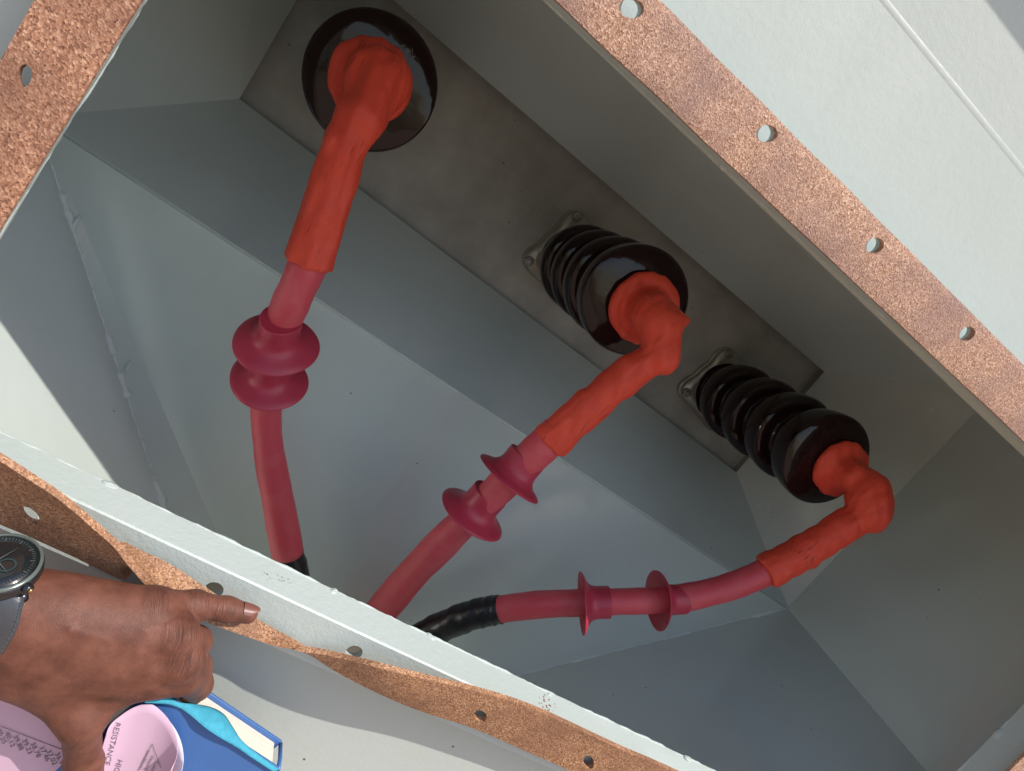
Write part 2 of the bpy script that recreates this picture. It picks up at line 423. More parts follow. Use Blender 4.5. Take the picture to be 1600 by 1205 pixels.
panel('sloping_panel', [P11, Q11, Q01, P01][::-1]); panel('sloping_panel', [P01, Q01, Q00, P00][::-1])
def zz(p, z): return np.array([p[0], p[1], z])
dl = nrm(at(240, 680, Z1) - Q00); dr = nrm(at(830, 1050, ZR) - Q10)
yb = -0.74
def zlow(x): return 0.229 + 0.0714 * (x - 0.223)
ZI = ZW - 0.0045
def zf_(p): return zz(p, min(ZI, zlow(p[0]) - 0.0045))
FL = Q00 + dl * ((yb - Q00[1]) / dl[1]); FR = Q10 + dr * ((yb - Q10[1]) / dr[1])
if FL[0] > FR[0] - 0.1: FL[0] = FR[0] - 0.12
panel('funnel_panel', [Q00, FL, FR, Q10])
nl = nrm([-dl[1], dl[0], 0]) * 0.13
def flare(p): q = zf_(p); return q - nl * (q[2] - Z1)
panel('funnel_panel', [Q00, flare(Q00), flare(FL), FL]); panel('funnel_panel', [Q10, FR, zf_(FR), zz(Q10, ZI)])
panel('gland_plate', [FL, flare(FL), zf_(FR), FR], th=0.006)
panel('side_wall', [Q10, zz(Q10, ZI), zz(Q11, ZI), Q11]); panel('side_wall', [Q00, Q01, zz(Q01, ZI), flare(Q00)])
panel('top_wall', [Q01, Q11, zz(Q11, ZI), zz(Q01, ZI)])
# bend along the ridge between slope and funnel: a small radius that catches the light
def weld_line(a, b, r, name='weld_seam', jit=0.35, n=None, mat=WELD, off=0.0, gaps=0.0, seed=0):
    a = np.asarray(a, float); b = np.asarray(b, float); L = np.linalg.norm(b - a); n = n or max(12, int(L / 0.004))
    rr = np.random.default_rng(seed); t = np.linspace(0, 1, n)
    ph = rr.uniform(0, 6, 6)
    rad = r * (1 + jit * (0.5 * np.sin(t * L * 260 + ph[0]) + 0.5 * np.sin(t * L * 97 + ph[1]) + 0.6 * np.sin(t * L * 31 + ph[2])))
    rad = np.maximum(rad, r * 0.25)
    if gaps: rad = rad * np.where(np.sin(t * L * 38 + ph[3]) + 0.6 * np.sin(t * L * 83 + ph[4]) > gaps, 1.0, 0.32)
    path = a + (b - a) * t[:, None] + rr.normal(0, r * 0.12, (n, 3))
    return tube(path, rad, 8)
e = 0.0004
obj('folded_edge', *tube([Q00, (Q00 + Q10) / 2, Q10], 0.0016, 10), PAINT, box)
obj('weld_seam', *weld_line(Q00, FL, 0.0042, gaps=0.55, seed=3, jit=0.6), WELD, box)
obj('weld_seam', *weld_line(Q10, FR, 0.0034, gaps=0.3, seed=4), WELD, box)
obj('weld_seam', *weld_line(P00, Q00, 0.0020, gaps=0.2, seed=5), PAINT, box)
obj('weld_seam', *weld_line(P11, Q11, 0.0028, gaps=-0.3, seed=6), PAINT, box)
obj('weld_seam', *weld_line(P10, Q10, 0.0014, seed=7), PAINT, box)

# angle-iron frame around the opening
def line_at(p, q, t): return (p[0] + (q[0] - p[0]) * t, p[1] + (q[1] - p[1]) * t)
def rail(fr, bk, out, hw, holes, seam_seed, zoff=0.0):
    """fr, bk: (p, q) end points of the front and back edge of the inward leg; out: outward direction in the flange plane"""
    f0, f1, b0, b1 = [np.asarray(x, float) for x in (fr[0], fr[1], bk[0], bk[1])]
    for p in (f0, f1, b0, b1): p[2] += zoff
    out = np.asarray(out, float); th = 0.0078
    nv = 1; L = np.linalg.norm(f1 - f0)
    # inward leg
    V, F = [], []
    n = 40
    for i in range(n + 1):
        t = i / n; a = f0 * (1 - t) + f1 * t; b = b0 * (1 - t) + b1 * t
        w1 = 0.0005 * n3(b, 90); b = b + out * w1 * 1.5
        r = a - np.array([0, 0, 0.0012]); r2 = a + out * 0.0012
        V += [b + out * 0.0042, b, r, r2, r2 - np.array([0, 0, th]) + out * 0.0025]
    for i in range(n):
        for k in range(4): F.append((i * 5 + k, (i + 1) * 5 + k, (i + 1) * 5 + k + 1, i * 5 + k + 1))
    leg = (V, F)
    # outward leg with bolt holes
    s = f0 + out * 0.0012; e_ = f1 + out * 0.0012
    fm = bilin(s, e_, e_ + out * hw, s + out * hw, L, hw)
    hs = [uv_of(np.asarray(h, float) + np.array([0, 0, zoff]), fm, L, hw) + (0.0066,) for h in holes]
    V2, F2 = strip2d(L, hw, hs, 0.03, 5)
    fl = thicken(V2, F2, lambda u, v, sd: fm(u, v) - np.array([0, 0, th * sd]))
    o = obj('frame_rail', *merge(leg, fl), RAIL, box, True, sharp=35); fix_normals(o)
    obj('weld_seam', *weld_line(b0 + out * 0.0012, b1 + out * 0.0012, 0.0013, seed=seam_seed, jit=0.4), RAIL, box)
    return o
# bottom rail
def px_line(x, p, q): return p[1] + (q[1] - p[1]) * (x - p[0]) / (q[0] - p[0])
fb = [at(x, px_line(x, (166, 804), (620, 1016)), ZF) for x in (-420, 1420)]
bb = [at(x, px_line(x, (0, 673), (1076, 1184)), ZB) for x in (-420, 1420)]
hb = [at(334, 922, ZF)]; hstep = at(553, 1020, ZF) - hb[0]; hb = [hb[0] + hstep * k for k in range(-2, 5)]
rail(fb, bb, (0, -1, 0), 0.0405, hb, 11)
# right rail
fr_ = [at(1576 - 900 * t, 1205 + 940 * t, ZF) for t in (0.30, -1.1)]; br_ = [at(1497 - 900 * t, 1205 + 900 * t, ZB) for t in (0.22, -1.1)]
rail(fr_, br_, (1, 0, 0), 0.042, [], 12, -0.0006)
# left rail
fl_ = [at(220 - 220 * t, 356 * t, ZF) for t in (1.9, -1.2)]; bl_ = [at(px, py, ZB) for px, py in ((0 - 210, 379 + 324), (233 + 270, -436))]
hl = [at(38, 118, ZF)]
rail(fl_, bl_, (-1, 0, 0), 0.037, hl + [hl[0] + np.array([0, 0.12, 0]), hl[0] - np.array([0, 0.12, 0])], 13, -0.0006)
# top rail
ft_ = [at(900 + 700 * t, 30 + 659 * t, ZF) for t in (-1.2, 1.35)]; bt_ = [at(900 + 700 * t, 46 + 654 * t, ZB) for t in (-1.2, 1.35)]
ht = [at(*p, ZF) for p in ((987, 13), (1199, 209), (1367, 384), (1511, 522))]; hs_ = (ht[3] - ht[0]) / 3
rail(ft_, bt_, (0, 1, 0), 0.038, ht + [ht[0] - hs_, ht[3] + hs_], 14)
# weld drops on the rail edges
def bead(px, py, z, r, sq=(1, 1, 0.8), mat=RAIL, name='weld_bead'):
    c = at(px, py, z); V, F = [], []
    n, m_ = 12, 7; ph = random.uniform(0, 6)
    for j in range(m_ + 1):
        a = math.pi * j / m_
        for k in range(n):
            b = 2 * math.pi * k / n; rr = r * (1 + 0.16 * math.sin(2 * b + ph) + 0.12 * math.sin(3 * a + ph * 2))
            V.append((c[0] + rr * sq[0] * math.sin(a) * math.cos(b), c[1] + rr * sq[1] * math.cos(a), c[2] + rr * sq[2] * math.sin(a) * math.sin(b)))
    for j in range(m_):
        for k in range(n): F.append((j * n + k, (j + 1) * n + k, (j + 1) * n + (k + 1) % n, j * n + (k + 1) % n))
    return obj(name, V, F, mat, box)
for px, py in ((172, 759), (345, 846), (521, 925), (672, 996), (858, 1086), (1074, 1186)): bead(px, py, ZB + 0.001, 0.0044, (1.25, 0.5, 1))
bead(1562, 1148, ZB + 0.002, 0.0062, (0.8, 1.1, 1)); bead(1130, 262, ZB, 0.0026, (1.5, 0.7, 1)); bead(1378, 490, ZB, 0.003, (1.8, 0.7, 1)); bead(1500, 606, ZB - 0.004, 0.003, (1.8, 0.7, 1))
for px, py, r in ((117, 348, 0.0046), (200, 572, 0.0034)): bead(px, py, Z1 + 0.001, r, (0.55, 1.7, 0.55), WELD)

# outer sheet around and below the frame
xs = (-0.75, 1.25)
cols = [(xs[0], -0.318), (0.36, -0.2495), (0.75, -0.2495)]
V = [(x, y, zlow(x) - 0.003 * k) for k in (0, 1) for x, t in cols for y in (t, -1.05)]
F = [(0, 1, 3, 2), (2, 3, 5, 4), (8, 9, 7, 6), (10, 11, 9, 8), (0, 2, 8, 6), (2, 4, 10, 8), (1, 7, 9, 3), (3, 9, 11, 5), (0, 6, 7, 1), (4, 5, 11, 10)]
fix_normals(obj('front_panel', V, F, PAINT_OUT, box, False))
obj('closing_strip', *slab([(xs[0], -0.2505, 0.2375), (0.36, -0.2505, 0.2375), (0.36, -0.2545, zlow(0.36) - 0.002), (xs[0], -0.323, zlow(xs[0]) - 0.002)][::-1], 0.0015), PAINT, box, False)
YE = 0.3388
obj('front_panel', *slab([(-0.75, 0.1875, ZW), (1.9, 0.1875, ZW), (1.9, YE, ZW), (-0.75, YE, ZW)], 0.003, (8, 2)), PAINT_OUT, box, False)
tl = math.radians(-2.5)
obj('front_panel', *slab([(-0.75, YE, ZW), (1.9, YE, ZW), (1.9, YE + 0.5 * math.cos(tl), ZW - 0.5 * math.sin(tl)), (-0.75, YE + 0.5 * math.cos(tl), ZW - 0.5 * math.sin(tl))], 0.003, (8, 2)), PAINT_OUT, box, False)
obj('folded_edge', *tube([(-0.75, YE, ZW - 0.0118), (0.5, YE, ZW - 0.0118), (1.9, YE, ZW - 0.0118)], 0.0121, 90), PAINT_OUT, box)
obj('front_panel', *slab([(-0.75, -0.235, ZW), (-0.034, -0.235, ZW), (-0.034, 0.187, ZW), (-0.75, 0.187, ZW)], 0.003), PAINT_OUT, box, False)
obj('front_panel', *slab([(1.0005, -0.26, ZW), (1.9, -0.26, ZW), (1.9, 0.187, ZW), (1.0005, 0.187, ZW)], 0.003), PAINT_OUT, box, False)
# added ledge, out of view overhead, placed to throw shade on the top corner
ys = 0.377; yo = 0.52
zo = ZW - 0.006 + (yo - ys) * 0.555
obj('added_shade_ledge', *slab([(-0.75, yo, 0.1), (2.2, yo, 0.1), (2.2, yo, zo), (-0.75, yo, zo)][::-1], 0.004), PAINT_OUT, box, False)

# ---------------------------------------------------------------- gaskets
def gasket_strip(label, inner, outer, holes, zf, r=0.0068, th=0.005, seed=0, mat=None, group='cork gasket strips round the opening'):
    a, b = [np.asarray(x, float) for x in inner]; d, c = [np.asarray(x, float) for x in outer]
    L = np.linalg.norm(b - a); W = np.linalg.norm(d - a); fm = bilin(a, b, c, d, L, W)
    hs = [uv_of(np.asarray(h, float), fm, L, W) + (r,) for h in holes]
    V2, F2 = strip2d(L, W, hs, 0.01, 8)
    sgn = np.cross(b - a, d - a)[2]
    def fmap(u, v, s):
        p = fm(u, v); ed = (0.0006 * n3((u * 1, v * 0.2 + seed, 0), 60)) * (1 if v > W / 2 else -1)
        q = p + nrm(d - a) * ed * (1 if (v < 1e-6 or v > W - 1e-6) else 0)
        rnd = 0.0008 if (v < 1e-6 or v > W - 1e-6) else 0
        z = 0.0004 * n3((u, v, seed), 40)
        q = q.copy(); q[2] = zf - th * s + (z if s == 0 else 0) - rnd * (1 - 2 * s)
        return q
    V, F = thicken(V2, F2, fmap)
    o = obj('gasket_strip', V, F, mat or CORK, None, True, loc=fm(L / 2, W / 2), sharp=50); fix_normals(o)
    o['label'] = label; o['category'] = 'gasket'; o['group'] = group
    return o
zg = 0.2782
gasket_strip('brown cork gasket strip with four bolt holes along the upper right edge of the opening', [at(900 + 700 * t, 30 + 659 * t, zg) for t in (-0.6, 1.2)],
             [at(1032 + 568 * t, 570 * t, zg) for t in (-0.75, 1.35)], [at(*p, zg) for p in ((987, 13), (1199, 209), (1367, 384), (1511, 522))], zg, seed=1)
gasket_strip('brown cork gasket strip with one bolt hole at the top left corner of the picture', [at(220 - 220 * t, 356 * t, zg) for t in (1.5, -0.8)],
             [at(52 - 52 * t, 93 * t, zg) for t in (3.6, -3.0)], [at(38, 118, zg)], zg, seed=2, mat=CORK_L)
gasket_strip('small piece of cork gasket showing in the bottom right corner', [at(1579 - 900 * t, 1205 + 900 * t, zg) for t in (0.1, -0.5)],
             [at(1579 - 900 * t + 120, 1205 + 900 * t + 75, zg) for t in (0.1, -0.5)], [], zg, seed=3)
# the loose twisted strip under the lower rail: rulings (upper edge px, z, lower edge px, z)
ctl = [((-150, 640), 0.330, (-150, 742), 0.296), ((-60, 680), 0.330, (-60, 785), 0.296), ((0, 714), 0.329, (0, 814), 0.294), ((53, 748), 0.327, (40, 830), 0.293), ((90, 772), 0.324, (80, 848), 0.291),
       ((125, 800), 0.320, (120, 866), 0.289), ((157, 828), 0.316, (165, 888), 0.287), ((182, 850), 0.312, (198, 901), 0.288), ((201, 874), 0.308, (194, 884), 0.283),
       ((219, 896), 0.305, (180, 860), 0.2805), ((239, 917), 0.301, (186, 847), 0.2795), ((250, 926), 0.299, (214, 860), 0.2795), ((268, 938), 0.297, (262, 882), 0.280), ((310, 966), 0.291, (325, 921), 0.279), ((350, 982), 0.288, (385, 957), 0.279),
       ((400, 998), 0.285, (435, 987), 0.280), ((450, 1011), 0.2795, (470, 1008), 0.278), ((500, 1018), 0.281, (497, 1026), 0.2768), ((545, 1027), 0.286, (535, 1050), 0.2785),
       ((600, 1041), 0.297, (600, 1083), 0.281), ((675, 1060), 0.294, (665, 1110), 0.280), ((748, 1077), 0.291, (735, 1132), 0.278), ((820, 1100), 0.287, (812, 1166), 0.277), ((890, 1130), 0.284, (880, 1196), 0.277),
       ((970, 1168), 0.285, (955, 1233), 0.277), ((1052, 1203), 0.283, (1040, 1272), 0.277), ((1200, 1275), 0.281, (1180, 1345), 0.277)]
A_ = spline([at(*a, za) for a, za, b, zb in ctl], 10); B_ = spline([at(*b, zb) for a, za, b, zb in ctl], 10)
mid = (A_ + B_) / 2; sl_ = np.concatenate([[0], np.cumsum(np.linalg.norm(np.diff(mid, axis=0), axis=1))])
LG, WG = sl_[-1], 0.042
def rib(u, v):
    s = np.interp(u, sl_, np.arange(len(sl_))); i = int(min(s, len(sl_) - 2)); t = s - i
    a = A_[i] * (1 - t) + A_[i + 1] * t; b = B_[i] * (1 - t) + B_[i + 1] * t
    return a + (b - a) * (v / WG)
def near_uv(px, py):
    best = None
    for u in np.arange(0, LG, 0.002):
        for v in (WG * 0.4, WG * 0.5, WG * 0.6):
            p = rib(u, v); q = R @ (p - C); e_ = math.hypot(800 + FOC * q[0] / q[2] - px, 602.5 + FOC * q[1] / q[2] - py)
            if best is None or e_ < best[0]: best = (e_, u, v)
    return best[1], best[2]
hg = [near_uv(*p) + (0.0064,) for p in ((53, 800), (752, 1112), (920, 1186))]
V2, F2 = strip2d(LG, WG, hg, 0.004, 8)
def ribmap(u, v, s):
    p = rib(u, v); d = 0.003
    tu = rib(min(LG, u + d), v) - rib(max(0, u - d), v); tv = rib(u, min(WG, v + d)) - rib(u, max(0, v - d))
    n = nrm(np.cross(tv, tu))
    return p + n * (0.0022 if s == 0 else -0.0022) + n * 0.0005 * n3((u, v, 3), 45)
V, F = thicken(V2, F2, ribmap)
o = obj('gasket_strip', V, F, CORK_B, None, True, loc=rib(LG / 2, WG / 2), sharp=50); fix_normals(o)
o['label'] = 'loose cork gasket strip hanging twisted along the lower edge, below the pointing finger'; o['category'] = 'gasket'; o['group'] = 'cork gasket strips round the opening'

# ---------------------------------------------------------------- bushings
ZT = -0.0543
tips = [at(579, 128, ZT), at(995, 472, ZT), at(1295, 721, ZT)]
bases = [at(586, 138, zp), at(890, 407, zp), at(1121, 607, zp)]
BL = ['black-brown glazed bushing at the top left, seen end on as a round disc', 'black-brown ribbed porcelain bushing in the middle of the row of three', 'black-brown ribbed porcelain bushing nearest the right end wall, lowest of the three']
RS = 0.0672
def bushing_prof(L):
    # from the base (h = 0) to the tip (h = L)
    pr = [(0.0, 0.002), (0.052, 0.002), (0.054, 0.018), (0.053, 0.022)]
    n = 4; top = L; bot = 0.022; p = (top - bot) / n
    for k in range(n):
        h0 = bot + k * p; h1 = h0 + p
        r = RS * (0.97 + 0.03 * k / (n - 1))
        pr += [(0.0440, h0), (0.0425, h0 + p * 0.10), (0.0440, h0 + p * 0.20), (r * 0.78, h0 + p * 0.255), (r * 0.885, h0 + p * 0.35), (r * 0.945, h0 + p * 0.47), (r * 0.98, h0 + p * 0.62), (r, h0 + p * 0.77), (r * 0.994, h0 + p * 0.87), (r * 0.965, h0 + p * 0.935), (r * 0.91, h0 + p * 0.970)]
        if k < n - 1: pr += [(0.0540, h1 - p * 0.008)]
        else: pr = pr[:-3] + [(r, h0 + p * 0.88), (r * 0.995, h0 + p * 0.93), (r * 0.968, h0 + p * 0.960), (0.056, h1 - 0.0014), (0.044, h1 - 0.0008), (0.0, h1 + 0.001)]
    # densify
    out = []
    for a, b in zip(pr[:-1], pr[1:]):
        for i in range(3): out.append((a[0] + (b[0] - a[0]) * i / 3, a[1] + (b[1] - a[1]) * i / 3))
    out.append(pr[-1]); q = np.array(out)
    for _ in range(1): q[1:-1] = q[1:-1] * 0.5 + (q[:-2] + q[2:]) * 0.25
    return [tuple(x) for x in q]
axes = []
for i in range(3):
    b, t = bases[i], tips[i]; L = np.linalg.norm(t - b); ax = nrm(t - b); axes.append(ax)
    bu = thing('bushing', b, BL[i], 'bushing', 'bushings on the back plate')
    obj('porcelain_body', *lathe(b, ax, bushing_prof(L), 72), PORC, bu)
    lob = lambda a, h: 1 + 0.155 * math.cos(4 * (a - PHI)) + 0.03 * math.cos(8 * (a - PHI)) + 0.012 * math.sin(11 * a)
    u, v, tt = frame(ax, (0, 1, 0)); cd = -R[1]; PHI = math.atan2(cd @ v, cd @ u)
    rm = RS * 0.985
    obj('clamp_ring', *lathe(b, ax, [(rm, 0.0005), (rm * 1.01, 0.003), (rm * 1.01, 0.006), (rm * 0.985, 0.008), (0.05, 0.008)], 64, sx=lob), ZINC, bu)
    obj('clamp_ring', *lathe(b, ax, [(0.05, 0.010), (rm * 0.965, 0.010), (rm * 0.99, 0.012), (rm * 0.99, 0.017), (rm * 0.96, 0.020), (0.05, 0.0215)], 64, sx=lob), ZINC, bu)
    u, v, tt = frame(ax, (0, 1, 0))
    for k in range(4):
        a = math.pi * k / 2 + PHI; p = b + (u * math.cos(a) + v * math.sin(a)) * RS * 1.05
        obj('clamp_bolt', *lathe(p + ax * 0.019, ax, [(0.0085, 0), (0.0085, 0.006), (0.0075, 0.007), (0.004, 0.007), (0.004, 0.012), (0.0, 0.0125)], 6), STEEL, bu, False)
    if i == 0:
        # faded maker's mark on the front face of the shed
        c = at(637, 80, ZT + 0.004)
        dz = 0.0028
        def ringm(c, r0, r1, n=24): 
            V = [c + np.array([r * math.cos(2 * math.pi * k / n), r * math.sin(2 * math.pi * k / n), 0]) for r in (r0, r1) for k in range(n)]
            return V, [(k, n + k, n + (k + 1) % n, (k + 1) % n) for k in range(n)]
        def bar(c, ang, l, w_):
            d = np.array([math.cos(ang), math.sin(ang), 0]) * l / 2; e2 = np.array([-math.sin(ang), math.cos(ang), 0]) * w_ / 2
            return [c - d - e2, c + d - e2, c + d + e2, c - d + e2], [(0, 1, 2, 3)]
        # build on the plane of the shed face at that spot
        q = at(637, 80, ZT + 0.0055)
        sc = 0.59e-3
        uu = nrm(at(657, 80, ZT) - at(637, 80, ZT)); vv = nrm(at(637, 100, ZT) - at(637, 80, ZT))
        def dpt(x, y): return (x * uu + y * vv) * sc
        segs = [ringm(np.zeros(3), 0.0022, 0.0030), ringm(np.zeros(3), 0.0007, 0.0013), bar(np.zeros(3), 0.9, 0.0040, 0.0006), bar(dpt(-7, -9), 0.7, 0.0044, 0.0008), bar(dpt(-9, -6), 2.2, 0.0028, 0.0008), bar(dpt(8, -1), -1.0, 0.0048, 0.0007), bar(dpt(8, 8), 0.75, 0.0056, 0.0008)]
        V, F = merge(*segs); V = [np.asarray(p) + q for p in V]
        def onface(p):
            # drop onto the lathe surface of the last shed
            rel = p - b; h = rel @ ax; rr = np.linalg.norm(rel - ax * h); prf = bushing_prof(L); best = max(hh for r_, hh in prf if r_ >= rr - 0.0015) if any(r_ >= rr for r_, hh in prf) else h
            pts = sorted([(r_, hh) for r_, hh in prf if hh > L - 0.012 and r_ > 0.03]); hz = np.interp(rr, [x[0] for x in pts], [x[1] for x in pts])
            return p + ax * (hz - h + 0.0004)
        obj('maker_mark', [onface(p) for p in V], F, MARK, bu, False)

# ---------------------------------------------------------------- cables
def px_path(pts): return [at(x, y, z) for x, y, z in pts]
CABL = ['red cable hanging almost straight down from the top left bushing, its two sheds close together', 'red cable running down to the lower left from the middle bushing', 'red cable curving left from the right bushing into a black taped end']
def depth(p): return (R @ (np.asarray(p) - C))[2]
def pxr(px, p): return px * depth(p) / FOC
def cable(i, boot_fn, boot_box, tube_pts, rads, sheds, black_pts, black_r):
    t = tips[i]
    cb = thing('cable', t + axes[i] * 0.01, CABL[i], 'cable', 'red high voltage cables in the box')
    V, F = surface(boot_fn, boot_box[0], boot_box[1], 0.0018, 1); o = obj('boot', V, F, BOOT, cb); fix_normals(o)
    path = spline(px_path(tube_pts), 14); n = len(path); rad = np.interp(np.linspace(0, 1, n), np.linspace(0, 1, len(rads)), rads)
    ph = rng.uniform(0, 6, 4)
    jit = lambda k, a: 0.018 * math.sin(k * 0.35 + ph[0]) + 0.012 * math.sin(2 * a + k * 0.2 + ph[1]) + 0.008 * math.sin(k * 0.9 + 3 * a + ph[2])
    obj('insulation_tube', *tube(path, rad, 32, jit), TUBE, cb)
    T = np.gradient(path, axis=0)
    for (f, Rr, tilt, hgt) in sheds:
        k = int(f * (n - 1)); c = path[k]; d = nrm(nrm(T[k]) + np.asarray(tilt)); rt = rad[k]
        # collar upstream, skirt flaring downstream (along d)
        pr = [(rt * 1.02, -hgt * 1.00), (rt * 1.15, -hgt * 1.02), (rt * 1.18, -hgt * 0.96), (rt * 1.16, -hgt * 0.45), (rt * 1.22, -hgt * 0.20), (rt * 1.42, -hgt * 0.03), (Rr * 0.72, hgt * 0.07), (Rr * 0.90, hgt * 0.17), (Rr * 0.985, hgt * 0.26), (Rr, hgt * 0.31), (Rr * 0.985, hgt * 0.33), (Rr * 0.88, hgt * 0.25), (Rr * 0.70, hgt * 0.15), (rt * 1.42, hgt * 0.06), (rt * 1.05, hgt * 0.02)]
        q = []
        for a, b in zip(pr[:-1], pr[1:]):
            for j in range(3): q.append((a[0] + (b[0] - a[0]) * j / 3, a[1] + (b[1] - a[1]) * j / 3))
        q.append(pr[-1]); q = np.array(q)
        for _ in range(2): q[1:-1] = q[1:-1] * 0.5 + (q[:-2] + q[2:]) * 0.25
        ph2 = random.uniform(0, 6)
        wob = lambda a, h: 1 + 0.032 * math.sin(2 * a + ph2) + 0.016 * math.sin(3 * a + 1)
        o = obj('rain_shed', *lathe(c, d, [tuple(x) for x in q], 56, sx=wob, up=(0.1, 0.3, 1)), SHED, cb); fix_normals(o)
    if black_pts:
        bp = spline(px_path(black_pts), 10); br = np.interp(np.linspace(0, 1, len(bp)), np.linspace(0, 1, len(black_r)), black_r)
        obj('black_sleeve', *tube(bp, br, 26, lambda k, a: 0.03 * math.sin(k * 0.8 + 2 * a) + 0.02 * math.sin(k * 1.7 + a)), TAPE, cb)
def bbox(ps, r): ps = np.array(ps); return ps.min(0) - r, ps.max(0) + r
def wrinkle(P, da, amp):
    da = nrm(da); s_ = P @ da; q = P - s_[:, None] * da; u, v, _ = frame(da, (0.2, 0.3, 1)); a = np.arctan2(q @ v - np.median(q @ v), q @ u - np.median(q @ u))
    x = q @ u; y = q @ v
    lng = np.sin(x * 620 + 1.6 * np.sin(s_ * 45 + 1) + 0.8 * np.sin(y * 300)) + np.sin(y * 560 + 1.3 * np.sin(s_ * 62))
    msk = 0.5 + 0.5 * np.sin(s_ * 38 + 2 * np.sin(x * 90) + 1.3 * np.sin(y * 110))
    lump = np.sin(s_ * 120 + 1.4 * np.sin(x * 150)) * np.sin(y * 130 + x * 90 + 0.7)
    return amp * (0.55 * lng * msk ** 2 + 0.8 * lump)
# --- first cable
t, ax = tips[0], axes[0]
capc = t + ax * 0.004
k1 = t + ax * 0.034 + (at(592, 118, 0) - at(583, 133, 0)) * 0.2
lump = at(590, 128, -0.002); elb = at(566, 182, 0.012); a1 = at(540, 225, 0.012); a2 = at(510, 320, 0.004); a3 = at(482, 410, 0.0)
def boot1(P):
    d = sd_cyl(P, capc - ax * 0.002, capc + ax * 0.016, pxr(64, t), 0.006)
    hexd = sd_cyl(P, capc, lump + ax * 0.008, pxr(46, t), 0.007)
    d = smin(d, hexd, 0.003)
    d = smin(d, sd_cone(P, at(598, 118, -0.004), 0.022, elb, pxr(38, elb)), 0.010)
    d = smin(d, sd_cone(P, elb, pxr(34, elb), a1, pxr(34, a1)), 0.006)
    d = smin(d, sd_cone(P, a1, pxr(34, a1), a2, pxr(35.5, a2)), 0.003)
    d = smin(d, sd_cone(P, a2, pxr(35.5, a2), a3 + (a3 - a2) * 0.12, pxr(39, a3)), 0.003)
    end = (P - a3) @ nrm(a3 - a2); d = smax(d, end, 0.002)
    w_ = 0.0007 * np.sin((P @ nrm(a3 - a2)) * 95 + 1.5 * np.sin(P[:, 2] * 160)) + 0.0008 * np.sin(P[:, 0] * 330 + P[:, 1] * 90)
    return d + w_ * 0.9 + wrinkle(P, a3 - a1, 0.00075)
cable(0, boot1, bbox([capc, lump, elb, a1, a2, a3], 0.055),
      [(488, 392, 0.0), (474, 430, 0.0), (456, 470, -0.002), (440, 510, -0.010), (428, 550, -0.020), (419, 600, -0.032), (416, 650, -0.042), (421, 710, -0.056), (434, 780, -0.072), (449, 862, -0.088)],
      [0.0182, 0.0185, 0.0187, 0.0178, 0.0178, 0.0172, 0.0164, 0.0170, 0.0188, 0.0205],
      [(0.390, 0.0435, (0.08, 0.0, -0.30), 0.030), (0.530, 0.0420, (0.05, 0.0, -0.28), 0.028)],
      [(446, 845, -0.0855), (458, 890, -0.093), (474, 950, -0.098), (490, 1010, -0.10)], [0.0192, 0.0188, 0.0175, 0.0165])
# --- second cable
t, ax = tips[1], axes[1]
capc2 = t + ax * 0.004 + (at(1003, 480, ZT) - at(995, 472, ZT))
n1 = at(1020, 492, -0.012); lump2 = at(1034, 508, 0.002); tip2 = at(1070, 500, 0.006); elb2 = at(1032, 556, 0.014); b1_ = at(990, 578, 0.010); b2_ = at(920, 636, 0.004); b3_ = at(858, 692, 0.0)
def boot2(P):
    d = sd_cyl(P, capc2 - ax * 0.004, capc2 + ax * 0.012, pxr(57, t), 0.008)
    d = smin(d, sd_cone(P, capc2, 0.030, n1, 0.023), 0.004)
    d = smin(d, sd_cone(P, n1, 0.0255, lump2, 0.024), 0.004)
    d = smin(d, sd_cone(P, at(1036, 502, 0.002), 0.022, at(1062, 501, 0.005), 0.0085), 0.008)
    d = smin(d, sd_cone(P, at(1058, 501, 0.005), 0.009, at(1072, 501, 0.006), 0.0025), 0.008)
    d = smin(d, sd_cone(P, lump2, 0.023, elb2, pxr(31, elb2)), 0.004)
    d = smin(d, sd_cone(P, elb2 + (b1_ - elb2) * 0.3, pxr(25, elb2), b1_, pxr(27, b1_)), 0.0035)
    d = smin(d, sd_cone(P, b1_, pxr(28, b1_), b2_, pxr(28.5, b2_)), 0.003)
    d = smin(d, sd_cone(P, b2_, pxr(29, b2_), b3_ + (b3_ - b2_) * 0.12, pxr(31, b3_)), 0.003)
    d = smax(d, (P - b3_) @ nrm(b3_ - b2_), 0.002)
    return d + 0.0005 * np.sin((P @ nrm(b3_ - b2_)) * 110 + 1.2 * np.sin(P[:, 2] * 140)) + 0.0006 * np.sin(P[:, 0] * 300 + P[:, 1] * 160) + wrinkle(P, b3_ - b1_, 0.0007)
cable(1, boot2, bbox([capc2, lump2, tip2, elb2, b1_, b2_, b3_], 0.055),
      [(872, 676, 0.0), (845, 700, 0.0), (812, 730, -0.003), (775, 768, -0.006), (735, 805, -0.018), (690, 850, -0.036), (640, 902, -0.072), (590, 962, -0.108), (545, 1020, -0.12)],
      [0.0205, 0.0205, 0.0200, 0.0190, 0.0190, 0.0205, 0.0215, 0.0228, 0.0225],
      [(0.292, 0.0425, (0.02, 0.03, 0.10), 0.026), (0.482, 0.0435, (0.02, 0.03, 0.16), 0.028)], None, None)
